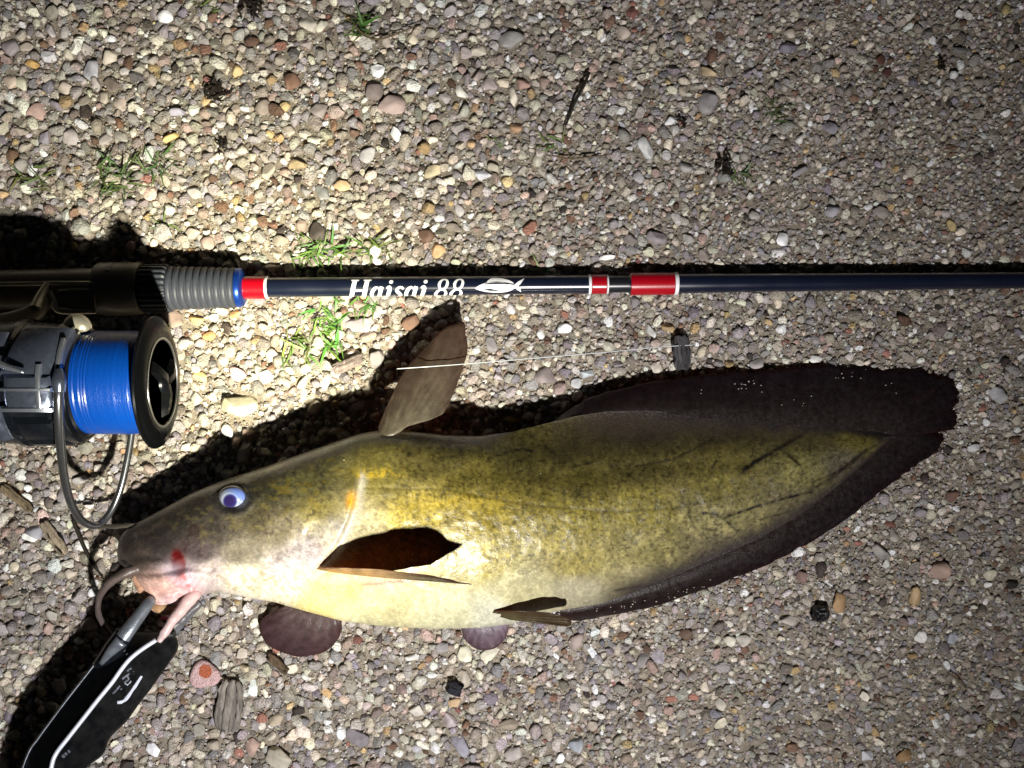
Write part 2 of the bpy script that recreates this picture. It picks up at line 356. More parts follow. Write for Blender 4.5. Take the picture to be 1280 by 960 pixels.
for x, y, w, h, c in HAND:
    try_put(x, y, (w+h)/4, force=True); stones.append([x, y, (w+h)/4, w/2, h/2, c])
nh = len(stones)
def in_view(x, y):
    return (0 <= x <= 1280) and (0 <= y <= 960)
def size_field(x, y):     # the gravel is coarse round the middle and left, finer and sandier to the right and top right
    return .80+.36*float(sst(1150, 350, np.array(x)))+.10*(fbm(np.array(x/120.), np.array(y/120.), 31, 2)-.5)*2
acc = []
for (lo_r, hi_r, tries, allow) in ((9, 13, 420, .10), (6.6, 9, 3400, .16), (4.8, 6.6, 15000, .22), (3.6, 4.8, 30000, .26), (2.6, 3.6, 40000, .30)):
    xs = rng.uniform(GX0, GX1, tries); ys = rng.uniform(GY0, GY1, tries); rs = np.exp(rng.uniform(math.log(lo_r), math.log(hi_r), tries))
    for x, y, r in zip(xs, ys, rs):
        r *= size_field(x, y)*.9
        if try_put(x, y, r, allow): acc.append((x, y, r))
acc = np.array(acc)
hidden = in_poly(acc[:, 0], acc[:, 1], FISH_POLY)
vis = (acc[:, 0] > 4) & (acc[:, 0] < 1276) & (acc[:, 1] > 4) & (acc[:, 1] < 956) & ~hidden & ~((abs(acc[:, 1]-355) < 14)) & ~((acc[:, 0] < 215) & (acc[:, 1] > 240) & (acc[:, 1] < 570))
order = np.argsort(-np.where(vis, acc[:, 2], 0))
single = order[:300-nh-1]; rest = np.setdiff1d(np.arange(len(acc)), single)
def rand_rot(nn, tilt):
    yaw = rng.uniform(0, 2*math.pi, nn); tx = rng.normal(0, tilt, nn); ty = rng.normal(0, tilt, nn)
    cz, sz = np.cos(yaw), np.sin(yaw); z = np.zeros(nn); o = np.ones(nn)
    Rz = np.stack([np.stack([cz, -sz, z], -1), np.stack([sz, cz, z], -1), np.stack([z, z, o], -1)], 1)
    Rx = np.stack([np.stack([o, z, z], -1), np.stack([z, np.cos(tx), -np.sin(tx)], -1), np.stack([z, np.sin(tx), np.cos(tx)], -1)], 1)
    Ry = np.stack([np.stack([np.cos(ty), z, np.sin(ty)], -1), np.stack([z, o, z], -1), np.stack([-np.sin(ty), z, np.cos(ty)], -1)], 1)
    return Rz@Rx@Ry
# individual pebbles, sharing a few meshes
pmesh = [mesh_of('pebble', v*S, F162, M['pebble']) for v in R162]
def add_pebble(x, y, rx, ry, c, yaw, emb=.28, me=None):
    o = bpy.data.objects.new('pebble', me or random.choice(pmesh)); COL.objects.link(o); o.parent = ground
    rz = (rx+ry)/2*.95; gz = float(ground_h(np.array(x), np.array(y)))
    p = W(np.array([x, y, gz+rz*emb+1.2])); o.location = tuple(p-np.array(ground.location))
    o.rotation_euler = (random.gauss(0, .22), random.gauss(0, .22), yaw); o.scale = (rx*1.16, ry*1.28, rz); o.color = (*[float(q) for q in c], 1)
    return o
for x, y, r, rx, ry, c in stones: add_pebble(x, y, rx, ry, (lin(c)*.7+lin(c).mean()*.3)*1.0, random.choice([0, math.pi])+random.gauss(0, .2), .16)
cs = pick_cols(len(single))
for i, c in zip(single, cs):
    x, y, r = acc[i]; add_pebble(x, y, r, r*random.uniform(.8, 1), c, random.uniform(0, 6.28), .06)
# everything smaller: one joined part
def scatter(temps, F, x, y, rad, zoff, tilt, cols):
    nn = len(x); R = rand_rot(nn, tilt); kind = rng.integers(0, len(temps), nn); T = np.array(temps)[kind]
    v = np.einsum('nij,nkj->nki', R, T)*rad[:, None, None]
    v[:, :, 0] += x[:, None]; v[:, :, 1] += y[:, None]; v[:, :, 2] += zoff[:, None]
    k = T.shape[1]; f = (F[None]+(np.arange(nn)*k)[:, None, None]).reshape(-1, 3)
    return v.reshape(-1, 3), f, np.repeat(cols, k, 0)
a = acc[rest]; r = a[:, 2]
gz = ground_h(a[:, 0], a[:, 1])
zo = gz+r*rng.uniform(-.28, .34, len(r))+.8; big = r > 3.3; co_ = pick_cols(len(r))
v1, f1, c1 = scatter(R42, F42, a[big, 0], a[big, 1], r[big]*1.42, zo[big], .4, co_[big])
v3, f3, c3 = scatter(R12, F12, a[~big, 0], a[~big, 1], r[~big]*1.45, zo[~big], .6, co_[~big])
ng = 66000
x = rng.uniform(GX0, GX1, ng); y = rng.uniform(GY0, GY1, ng); r = np.exp(rng.uniform(math.log(.8), math.log(2.5), ng))
v2, f2, c2 = scatter(R12, F12, x, y, r, ground_h(x, y)+rng.uniform(.6, 3.0, ng), .8, np.where(rng.random((ng, 1)) < .05, .72, pick_cols(ng)*.9+.07))
def big_mesh(name, v, f, c, mt, sm):
    me = bpy.data.meshes.new(name); me.vertices.add(len(v)); me.vertices.foreach_set('co', W(v).astype(np.float32).ravel())
    me.loops.add(len(f)*3); me.loops.foreach_set('vertex_index', f.astype(np.int32).ravel())
    me.polygons.add(len(f)); me.polygons.foreach_set('loop_start', np.arange(0, len(f)*3, 3, dtype=np.int32)); me.polygons.foreach_set('use_smooth', sm)
    a_ = me.color_attributes.new('Col', 'FLOAT_COLOR', 'POINT'); cc = np.ones((len(v), 4), np.float32); cc[:, :3] = c; a_.data.foreach_set('color', cc.ravel())
    me.materials.append(mt); me.update(calc_edges=True); me.validate(); return me
flip = lambda f: f[:, ::-1]
gm = big_mesh('gravel', np.concatenate([v1, v2, v3]), np.concatenate([flip(f1), flip(f2)+len(v1), flip(f3)+len(v1)+len(v2)]), np.concatenate([c1, c2, c3]), M['gravel'], np.concatenate([np.repeat(rng.random(len(f1)//80) < .6, 80), np.zeros(len(f2)+len(f3), bool)]))
go = bpy.data.objects.new('gravel', gm); COL.objects.link(go); go.parent = ground
go.location = tuple(-np.array(ground.location)); tag(go, kind='stuff')
print('stones', len(acc), 'tris', len(f1)+len(f2)+len(f3))
# pink stone with an orange patch
V642, F642 = ico(5)
pv = V642*np.array([19, 17, 8]); pv[:, :2] *= (1+.10*np.sin(3*np.arctan2(pv[:, 1], pv[:, 0])+.6))[:, None]; pv[:, 2] = np.clip(pv[:, 2], -8, 5)
pcol = np.where((np.hypot(pv[:, 0]-3, pv[:, 1]+3+fbm(pv[:, 0]/5, pv[:, 1]/5, 4)*5) < 8)[:, None], lin((160, 86, 58)), lin((188, 158, 158)))
po = obj('pebble', pv+np.array([257, 842, 6]), F642.tolist(), M['gravel'], ground, col=pcol)
po['label'] = 'flat pale pink pebble with an orange patch'

# ------------------------------------------------------------------ fish
fish = thing('catfish', 'large olive yellow catfish lying on its side on the gravel with a blue eye', 'fish', (600, 660, 0))
xs = np.concatenate([146+(np.linspace(0, 1, 40)**2)*34, np.arange(182, 1118, 2.3), [1118]])
nx = len(xs); ph = np.concatenate([np.linspace(0, math.pi, 240, endpoint=False), np.linspace(math.pi, 2*math.pi, 44, endpoint=False)]); mr = len(ph)
yt = curve(TOP, xs, 6); yb = curve(BOT, xs, 4); hz = curve(HZ, xs, 12); zc = zc_of(xs)
yc = (yt+yb)/2; ha = np.maximum((yb-yt)/2, .3); hz = np.maximum(hz, .3)
nexp = np.interp(xs, [146, 500, 750, 1000], [2.15, 2.1, 2.0, 2.0]); pexp = np.interp(xs, [146, 500, 640, 760, 880, 1118], [.465, .48, .58, .95, 1.3, 1.5])
C = np.cos(ph)[None]; Sg = np.sign(np.sin(ph))[None]
yy = yc[:, None]-ha[:, None]*C
PE = np.where(C > 0, np.maximum(pexp, np.interp(xs, [590, 700, 800, 1118], [.4, 1.7, 2.1, 2.1]))[:, None], pexp[:, None])
prof = np.maximum(1-np.abs(C)**nexp[:, None], 0)**PE
xx = np.repeat(xs[:, None], mr, 1)
zloc = hz[:, None]*prof
# relief: gill cover, pectoral girdle, cheek, wrinkles round the mouth
GILL = np.array([(597,449),(612,446),(630,442),(650,436),(668,428),(685,418),(700,405),(715,388),(732,372),(748,360)], float)
gxs = np.interp(yy, GILL[:, 0], GILL[:, 1]); gd = xx-gxs; gw = sst(592, 615, yy)*sst(762, 738, yy)
gb = sst(-3.5, 3.5, gd); rel = gw*((1-gb)*5*np.exp(np.minimum(gd, 0)/42)-gb*3.5*np.exp(-np.maximum(gd, 0)/12))
d2, _ = seg_dist(xx, yy, [(400,655),(360,685),(330,705),(318,730)]); rel += -2.0*np.exp(-(d2/7)**2)
d2, _ = seg_dist(xx, yy, [(166,716),(200,716),(235,708),(262,712)]); rel += -4.5*np.exp(-(d2/5)**2)+2.5*np.exp(-((d2-11)/7)**2)
for ln, am, wd_ in (([(196,742),(222,736),(244,744)], -2.6, 4), ([(205,724),(222,744),(228,756)], -2.0, 4), ([(190,735),(205,752),(214,766)], -2.2, 4), ([(236,722),(248,736)], -2, 4), ([(155,700),(190,694),(215,700)], -2.6, 6), ([(160,672),(185,668),(205,655)], -1.8, 6)):
    d2, _ = seg_dist(xx, yy, ln); rel += am*np.exp(-(d2/wd_)**2)
ed = np.hypot((xx-291)/1.15, yy-622); rel += -5*np.exp(-(ed/15)**4)+2.2*np.exp(-((ed-20)/5)**2)
rel += (fbm(xx/26, yy/26, 5, 3)-.5)*3.2*sst(1100, 900, xx)+(fbm(xx/7, yy/7, 15, 2)-.5)*1.0
d2, _ = seg_dist(xx, yy, [(455,610),(560,612),(650,630),(760,640),(850,635),(930,615),(1060,560)]); rel += -.4*np.exp(-(d2/2.2)**2)
d2, _ = seg_dist(xx, yy, [(470,552),(560,566),(700,572),(820,560),(950,552)]); rel += 1.6*np.exp(-((d2)/16)**2)-1.2*np.exp(-((d2-22)/9)**2)
zz = zc[:, None]+Sg*(zloc+rel*np.minimum(prof*1.6, 1)*np.where(Sg > 0, 1, .3)*sst(0, 8, hz)[:, None])
zz = np.maximum(zz, .5+0*zz)
# colours
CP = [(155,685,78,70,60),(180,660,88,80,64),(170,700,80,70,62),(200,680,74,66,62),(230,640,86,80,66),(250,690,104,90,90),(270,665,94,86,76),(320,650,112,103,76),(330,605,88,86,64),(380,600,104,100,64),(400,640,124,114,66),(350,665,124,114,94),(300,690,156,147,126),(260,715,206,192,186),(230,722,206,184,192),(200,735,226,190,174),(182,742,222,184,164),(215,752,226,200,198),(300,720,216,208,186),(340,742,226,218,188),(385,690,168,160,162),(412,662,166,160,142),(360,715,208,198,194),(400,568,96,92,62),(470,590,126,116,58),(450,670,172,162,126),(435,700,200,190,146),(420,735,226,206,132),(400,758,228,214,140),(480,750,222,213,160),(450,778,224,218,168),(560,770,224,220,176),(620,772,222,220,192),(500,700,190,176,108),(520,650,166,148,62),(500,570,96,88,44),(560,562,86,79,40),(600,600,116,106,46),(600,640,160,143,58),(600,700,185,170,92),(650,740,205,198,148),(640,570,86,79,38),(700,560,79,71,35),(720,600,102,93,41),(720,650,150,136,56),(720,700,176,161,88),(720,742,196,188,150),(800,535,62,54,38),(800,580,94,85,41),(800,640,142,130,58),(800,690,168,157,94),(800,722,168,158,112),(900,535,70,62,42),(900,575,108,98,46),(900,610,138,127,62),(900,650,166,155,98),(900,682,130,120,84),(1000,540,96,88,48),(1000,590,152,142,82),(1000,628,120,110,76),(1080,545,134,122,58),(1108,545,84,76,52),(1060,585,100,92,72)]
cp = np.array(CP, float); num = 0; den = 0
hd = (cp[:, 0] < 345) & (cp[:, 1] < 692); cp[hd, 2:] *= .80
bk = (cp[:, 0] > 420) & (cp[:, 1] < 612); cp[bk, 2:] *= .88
for q in cp:
    w = 1/(((xx-q[0])**2*.8+(yy-q[1])**2*1.5)/900.0+.06)**2.2
    num = num+w[..., None]*lin(q[2:]); den = den+w
colr = num/den[..., None]
def mixc(mask, c, amt=1.0):
    global colr
    w = np.clip(mask*amt, 0, 1)[..., None]; colr = colr*(1-w)+lin(c)*w
body_m = sst(455, 520, xx)
# mottling: fine blotches, drawn out up and down on the flank
n1 = fbm(xx/4.6, yy/7.0, 40, 3); n2 = fbm(xx/14, yy/18, 50, 3); n3 = fbm(xx/2.4, yy/2.8, 60, 2)
calm = 1-.6*sst(690, 745, yy); colr = colr*np.exp(calm*((n1-.5)*.95*(.45+.55*body_m)+(n2-.5)*1.0+(n3-.5)*1.0))[..., None]
spk = sst(.63, .74, fbm(xx/3.2, yy/4.2, 70, 2))*sst(700, 640, yy-.02*(xx-500)*0)*sst(450, 520, xx); mixc(spk, (66, 58, 28), .5)
headm = sst(440, 400, xx)*sst(700, 640, yy)
mixc(sst(.58, .72, fbm(xx/6, yy/6, 80, 3))*headm, (150, 138, 84), .5)
mixc(sst(.60, .74, fbm(xx/4, yy/4, 84, 2))*headm, (40, 36, 32), .7)
mixc(sst(.58, .70, fbm(xx/9, yy/7, 88, 3))*sst(470, 400, xx)*sst(320, 360, xx)*sst(670, 610, yy), (138, 122, 46), .6)
mixc(sst(.62, .75, fbm(xx/5, yy/5, 90, 2))*sst(250, 270, xx)*sst(400, 360, xx)*sst(690, 720, yy), (150, 128, 60), .5)
mixc(np.exp(-(((xx-441)/8)**2+((yy-627)/12)**2)**1.5), (226, 160, 14), .95)
mixc(np.exp(-(((xx-470)/26)**2+((yy-592)/6)**2))*sst(.4, .6, n1), (196, 166, 40), .8)
mixc(np.exp(-(((xx-580)/60)**2+((yy-628)/9)**2))*sst(.3, .6, n1), (190, 164, 52), .55)
mixc(np.exp(-(((xx-405)/26)**2+((yy-722)/10)**2)), (232, 186, 80), .6)
d2, _ = seg_dist(xx, yy, [(200,640),(240,618),(280,602),(330,586),(380,568),(430,550),(470,540)]); mixc(np.exp(-((d2-1)/4.0)**2), (170, 156, 122), .75)
d2, _ = seg_dist(xx, yy, [(446,600),(442,630),(434,652),(420,684),(392,714)]); mixc(np.exp(-((d2-7)/5)**2)*(gd > 0), (198, 194, 184), .6); mixc(np.exp(-(d2/2.5)**2), (96, 92, 86), .45)
d2, _ = seg_dist(xx, yy, [(420,665),(385,690),(350,705)]); mixc(np.exp(-(d2/16)**2)*sst(.42, .62, fbm(xx/5, yy/5, 91, 2)), (156, 152, 158), .4)
mixc(np.exp(-((d2-0)/20)**2)*sst(.5, .65, fbm(xx/3, yy/3, 92, 2)), (120, 104, 98), .5)
# blood and reddened lip
bl = np.exp(-(((xx-223-(yy-706)*.12)/9)**2+((yy-704)/17)**2)**2)*(.75+.45*sst(.3, .5, fbm(xx/4, yy/5, 95, 2))); mixc(bl, (98, 0, 0), 1.4)
d2, _ = seg_dist(xx, yy, [(244,660),(236,676),(228,694)]); mixc(np.exp(-(d2/6)**2)*sst(.3, .55, fbm(xx/4, yy/4, 96, 2)), (60, 22, 18), .5)
d2, _ = seg_dist(xx, yy, [(226,716),(234,730),(240,738)]); mixc(np.exp(-(d2/4)**2)*sst(.3, .5, fbm(xx/4, yy/4, 97, 2)), (176, 62, 58), .8)
mixc(np.exp(-(((xx-158)/26)**2+((yy-694)/22)**2)), (52, 44, 40), .8)
mixc(np.exp(-(((xx-200)/34)**2+((yy-672)/18)**2)), (60, 54, 52), .6)
mixc(np.exp(-((np.hypot((xx-291)/1.2, yy-622)-19)/5)**2), (40, 40, 42), .75)
mixc(np.exp(-(((xx-222)/22)**2+((yy-738)/14)**2))*sst(.4, .6, fbm(xx/7, yy/4, 98, 2)), (214, 130, 126), .6)
mixc(np.exp(-(((xx-216)/14)**2+((yy-712)/8)**2)), (200, 192, 204), .5)
d2, _ = seg_dist(xx, yy, [(404,726),(440,722),(470,729),(520,722)]); mixc(np.exp(-(d2/6)**2), (206, 176, 160), .7)
d2, _ = seg_dist(xx, yy, [(452,731),(480,729),(525,724)]); mixc(np.exp(-(d2/1.8)**2), (120, 92, 84), .6)
# scratches and dark hair-like lines on the flank
SCR = [([(930,586),(955,570),(985,554),(1010,538)], 2.6, .9), ([(926,592),(945,578),(965,566)], 2.0, .7), ([(985,568),(1000,582)], 1.6, .8), ([(905,648),(940,635),(985,622),(1015,615)], 1.9, .8), ([(878,641),(897,644),(922,664)], 1.7, .75), ([(1012,612),(1040,598),(1075,570),(1100,552)], 2.4, .55), ([(1018,602),(1050,588),(1082,562)], 1.8, .5), ([(890,585),(895,577)], 1.5, .7), ([(880,661),(895,662)], 1.6, .6), ([(770,738),(800,733),(830,731)], 2.0, .6), ([(850,712),(870,718),(890,722)], 1.8, .6), ([(795,583),(840,574),(870,560),(890,550)], 1.8, .55), ([(630,566),(650,562),(665,564)], 1.8, .7), ([(712,584),(740,578)], 1.6, .6), ([(900,700),(870,712),(830,726),(790,740)], 3.0, .35), ([(950,650),(985,640)], 1.6, .5), ([(860,640),(866,655)], 1.4, .5)]
for ln, w_, am in SCR:
    d2, tt = seg_dist(xx, yy, catmull(ln, 14)); mixc(np.exp(-(d2/(w_*1.1))**2)*(.65+.45*sst(.3, .5, fbm(xx/6, yy/6, 99, 1))), (22, 18, 13), min(1, am*1.3))
d2, _ = seg_dist(xx, yy, [(455,610),(560,612),(650,630),(760,640),(850,635),(930,615)]); mixc(np.exp(-(d2/1.8)**2), (66, 58, 24), .55)
mixc(np.exp(-(((xx-513)/4)**2+((yy-567)/3.5)**2)), (22, 20, 14), .9)
rear = sst(720, 860, xx)
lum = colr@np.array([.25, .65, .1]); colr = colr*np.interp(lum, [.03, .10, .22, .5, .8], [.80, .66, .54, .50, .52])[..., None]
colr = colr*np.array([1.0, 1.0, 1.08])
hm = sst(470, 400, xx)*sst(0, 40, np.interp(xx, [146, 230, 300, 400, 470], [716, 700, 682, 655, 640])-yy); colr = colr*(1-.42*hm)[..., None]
fs = sst(.60, .72, fbm(xx/2.6, yy/3.2, 170, 2))*sst(420, 520, xx)*sst(745, 690, yy); colr = colr*(1-.55*fs)[..., None]
fs = sst(.58, .70, fbm(xx/2.2, yy/2.4, 171, 2)); colr = colr*(1+.22*fs)[..., None]
ck = sst(250, 300, xx)*sst(440, 425, xx)*sst(690, 715, yy)+.8*np.exp(-(((xx-395)/30)**2+((yy-690)/22)**2)); colr = colr*(1+.38*np.clip(ck, 0, 1))[..., None]
pk = sst(262, 235, xx)*sst(708, 724, yy); colr = colr*(1+.35*pk[..., None]*np.array([1.0, .8, .75]))
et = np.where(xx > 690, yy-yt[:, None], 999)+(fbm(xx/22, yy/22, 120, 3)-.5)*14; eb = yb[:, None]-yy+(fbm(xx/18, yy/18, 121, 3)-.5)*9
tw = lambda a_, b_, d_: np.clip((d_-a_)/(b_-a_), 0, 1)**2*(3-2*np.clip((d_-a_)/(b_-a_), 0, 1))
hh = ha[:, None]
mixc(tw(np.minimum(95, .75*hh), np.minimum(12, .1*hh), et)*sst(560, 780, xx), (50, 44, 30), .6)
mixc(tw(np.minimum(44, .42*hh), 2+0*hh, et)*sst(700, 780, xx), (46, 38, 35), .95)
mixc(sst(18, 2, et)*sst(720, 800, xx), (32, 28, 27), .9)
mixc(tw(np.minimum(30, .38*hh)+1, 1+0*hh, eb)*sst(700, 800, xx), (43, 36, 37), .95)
mixc(sst(1106, 1118, xx), (46, 38, 42), .9)
# brown back ahead of the tail fin
mixc(np.exp(-(((xx-770)/80)**2+((yy-528)/22)**2))*sst(.3, .6, n2), (54, 45, 36), .7)
colr = np.clip(colr, .004, .85)
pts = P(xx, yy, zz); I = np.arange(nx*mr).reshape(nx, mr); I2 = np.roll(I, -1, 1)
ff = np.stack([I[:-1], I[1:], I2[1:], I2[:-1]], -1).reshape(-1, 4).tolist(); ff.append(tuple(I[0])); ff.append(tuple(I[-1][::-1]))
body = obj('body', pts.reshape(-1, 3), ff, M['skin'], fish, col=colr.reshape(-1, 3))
def zbody(px, py):
    i = np.argmin(abs(xs-px)); c = np.clip((yc[i]-py)/ha[i], -1, 1); return zc[i]+hz[i]*max(1-abs(c)**nexp[i], 0)**pexp[i]

def fin(name, pairs, zin, zout, th, colin, colout, nu=120, nv=14, rays=60, ragged=1.2, ray_amp=.7, curl=0, raycol=.25, parent=fish, seed=0, tip=None, ease=1.0):
    """pairs of (outer, inner) picture points; zin / zout one height per pair"""
    o = catmull([p[0] for p in pairs], nu); b = catmull([p[1] for p in pairs], nu)
    k = np.linspace(0, len(pairs)-1, nu); zi = np.interp(k, np.arange(len(pairs)), zin); zo = np.interp(k, np.arange(len(pairs)), zout)
    u = np.linspace(0, 1, nu)[:, None]; t = np.linspace(0, 1, nv)[None, :]
    rag = 1+ragged*.01*((vnoise(u*rays*1.3, 0*u, seed+3)-.5)*5+(vnoise(u*rays*.3, 0*u+9, seed+5)-.5)*6)
    tt = t*(1+(rag-1)*sst(.6, 1, t))
    g = b[:, None, :]+(o-b)[:, None, :]*tt[..., None]
    z = zi[:, None]*(1-t**ease)+zo[:, None]*t**ease+curl*np.sin(t*math.pi)+(fbm(u*9+seed, t*1.5, seed, 2)-.5)*5*t
    ray = np.cos(u*rays*2*math.pi); z = z+ray*ray_amp*sst(.05, .4, t)
    grid = P(g[..., 0], g[..., 1], z)
    thk = th*np.interp(t, [0, .35, 1], [.45, 1, .25])+0*u
    ci = lin(colin); co = lin(colout); cc = ci*(1-t[..., None])+co*t[..., None]+0*u[..., None]
    cc = cc*(1+raycol*(ray*.5)*sst(0, .3, t)+(fbm(u*30, t*4, seed+20, 3)-.5)*.4)[..., None]
    cc = cc*(1+(fbm(g[..., 0]/7, g[..., 1]/7, seed+40, 3)-.5)*.9)[..., None]
    if tip: w = sst(tip[0], tip[1], g[..., 0])[..., None]; cc = cc*(1-w)+lin(tip[2])*w*(1+.6*(vnoise(t*7+0*u, u*2+0*t, seed+50)-.5))[..., None]
    v, f = sheet(grid, thk); cc = np.clip(cc, .003, .9)
    return obj(name, v, f, M['fin'], parent, col=np.concatenate([cc.reshape(-1, 3)]*2))
fin('tail_fin', FINPAIR, [zc_of(p[1][0])-.9 for p in FINPAIR], [max(7, zc_of(p[0][0])*.62) for p in FINPAIR], 4, (36, 31, 28), (20, 16, 21), nu=1100, nv=18, rays=120, ragged=1.3, ray_amp=.0, raycol=.15, seed=1, ease=2.0)
fin('dorsal_fin', [((473,533),(476,548)),((487,500),(479,548)),((504,466),(483,547)),((529,437),(487,546)),((554,413),(493,544)),((571,407),(500,540)),((582,416),(508,534)),((585,436),(517,531)),((577,462),(527,528)),((569,484),(537,525)),((563,500),(546,521)),((557,512),(553,518))],
    [92,93,93,92,91,89,86,82,78,74,70,66], [84,72,60,52,46,42,42,44,48,52,57,62], 3.5, (80, 77, 66), (62, 52, 45), nu=150, nv=22, rays=11, ragged=1.6, ray_amp=.22, raycol=.12, seed=2)
pz = zbody(400, 712)
fin('pectoral_fin', [((408,710),(396,710)),((432,710),(398,711)),((470,712),(400,712)),((515,717),(402,712.5)),((550,722),(404,713)),((573,726),(406,713.5)),((587,730),(409,714)),((572,727.5),(412,714.5)),((540,723.5),(415,715))],
    [pz-3]*9, [pz+18,pz+40,pz+62,pz+78,pz+82,pz+72,pz+56,pz+40,pz+20], 4, (150, 112, 60), (130, 108, 84), nu=110, nv=16, rays=9, ragged=2.2, ray_amp=.5, seed=3, tip=(455, 540, (36, 28, 21)))
fin('pectoral_fin', [((362,768),(356,756)),((340,767),(360,758)),((327,776),(368,760)),((327,792),(376,762)),((340,807),(384,764)),((362,817),(392,765)),((386,820),(400,767)),((408,813),(408,769)),((422,799),(416,771)),((427,785),(421,774)),((426,777),(424,775))],
    [30]*11, [14]*11, 5, (84, 72, 72), (60, 44, 48), nu=110, nv=16, rays=10, ragged=.8, ray_amp=.25, seed=4, curl=3)
qz = zbody(640, 766)
fin('pelvic_fin', [((618,764),(612,765)),((650,764),(613,766)),((682,766),(614,766)),((704,771),(616,767)),((716,777),(618,768)),((712,783),(620,769)),((690,781),(624,770)),((655,776),(628,771))],
    [qz-1]*8, [qz+12,qz+20,qz+24,qz+22,qz+17,qz+12,qz+9,qz+5], 4, (80, 72, 48), (50, 44, 30), nu=90, nv=12, rays=8, ragged=1, ray_amp=.7, seed=5)
fin('pelvic_fin', [((578,788),(576,780)),((580,797),(586,780)),((588,806),(596,780)),((600,812),(604,780)),((616,811),(612,780)),((628,803),(620,780)),((634,792),(628,780)),((636,784),(634,779))],
    [22]*8, [12]*8, 4, (124, 114, 126), (80, 64, 72), nu=80, nv=12, rays=9, ragged=.8, ray_amp=.25, seed=6)
# eye: globe, iris rings and pupil in one wet ball
ez = zbody(291, 622)
ev = V162 if False else ico(5)[0]; ef = ico(5)[1]
ex = ev[:, 0]; ey = ev[:, 1]
epts = np.stack([291+ex*19, 622+ey*15.5, ez-5+ev[:, 2]*13], -1)
dp = np.hypot((epts[:, 0]-287.5)/1.0, (epts[:, 1]-626.5)/1.0); dl = np.hypot((epts[:, 0]-291)/19, (epts[:, 1]-622)/15.5)
up = sst(-8, 14, (epts[:, 0]-291)-(epts[:, 1]-622))
ec = lin((158, 166, 190))*(1-up)[:, None]+lin((104, 128, 208))*up[:, None]
wv_ = .5+.5*np.cos((dp-9)*1.7); ec = ec*(1-.30*(wv_*sst(9, 11, dp))[:, None])
pm = sst(9.6, 8.0, dp)[:, None]; ec = ec*(1-pm)+lin((46, 44, 104))*pm; pm = sst(7.5, 5.0, dp)[:, None]; ec = ec*(1-pm)+lin((38, 30, 78))*pm
rim = sst(.70, .93, dl); ec *= .62; ec = ec*(1-rim)[:, None]+lin((34, 36, 44))*rim[:, None]
obj('eye', P(epts[:, 0], epts[:, 1], epts[:, 2]), ef.tolist(), M['eye'], fish, col=ec)
# barbels
def barbel(pts, rad, c0, c1, n=40):
    p = np.array([P(a_, b_, z_) for a_, b_, z_ in pts]); v, f = tube(p, rad, 12, n); v = v+(np.stack([fbm(v[:, 0]/7, v[:, 1]/7+v[:, 2]/9, k_, 2) for k_ in (140, 141, 142)], -1)-.5)*2.2
    t = np.repeat(np.linspace(0, 1, n), 12)[:, None]; cc = lin(c0)*(1-t)+lin(c1)*t
    return obj('barbel', v, f, M['barbel'], fish, col=cc)
barbel([(256,728,52),(243,742,82),(232,756,92),(218,773,101),(207,789,106),(198,802,108)], [5, 8, 7.4, 6, 5, 3], (196, 164, 164), (172, 152, 154))
barbel([(250,752,58),(236,766,60),(224,777,66),(214,788,72)], [5, 5, 4.5, 3.5], (74, 72, 76), (92, 90, 94))
barbel([(178,708,78),(158,716,84),(138,728,86),(125,745,80),(123,765,70),(131,783,58),(145,798,46),(154,806,38)], [7, 5.8, 4.7, 3.9, 3.3, 2.9, 2.4, 1.6], (82, 70, 66), (66, 60, 60))
barbel([(205,646,74),(186,655,70),(160,657,64),(130,658,54),(104,655,44),(92,648,36)], [4, 3.4, 3, 2.6, 2.2, 1.6], (80, 74, 66), (42, 40, 38))
# open mouth: lower lip roll and the dark gap in it
def lump(name, pts, rad, c, flat=1.0):
    v, f = tube([P(*q) for q in pts], rad, 18, 44, flat); rn = (fbm(v[:, 0]/6, v[:, 1]/6, 130, 3)-.5)
    v = v+np.stack([rn*3, (fbm(v[:, 0]/5, v[:, 1]/5, 131, 2)-.5)*3, rn*2.5], -1)
    cc = lin(c)*(1+rn*1.2)[:, None]+np.array([.10, -.01, .0])*np.clip(fbm(v[:, 0]/4, v[:, 1]/4, 133, 2)-.5, 0, 1)[:, None]
    return obj(name, v, f, M['skin'], fish, col=np.clip(cc, .01, .85))
lump('lower_lip', [(168,720,70),(178,738,72),(190,753,72),(202,763,70)], [4, 6, 7, 6], (168, 132, 110), .8)
lump('lower_lip', [(190,756,70),(202,760,76),(214,759,78),(226,754,76)], [4, 8, 9, 6], (172, 138, 106), .8)
v, f = tube([P(*q) for q in [(203,771,60),(211,774,62),(219,769,62)]], [4, 6.5, 4], 12, 20)
obj('mouth_opening', v, f, M['barbel'], fish, col=np.tile(lin((48, 8, 10)), (len(v), 1)))

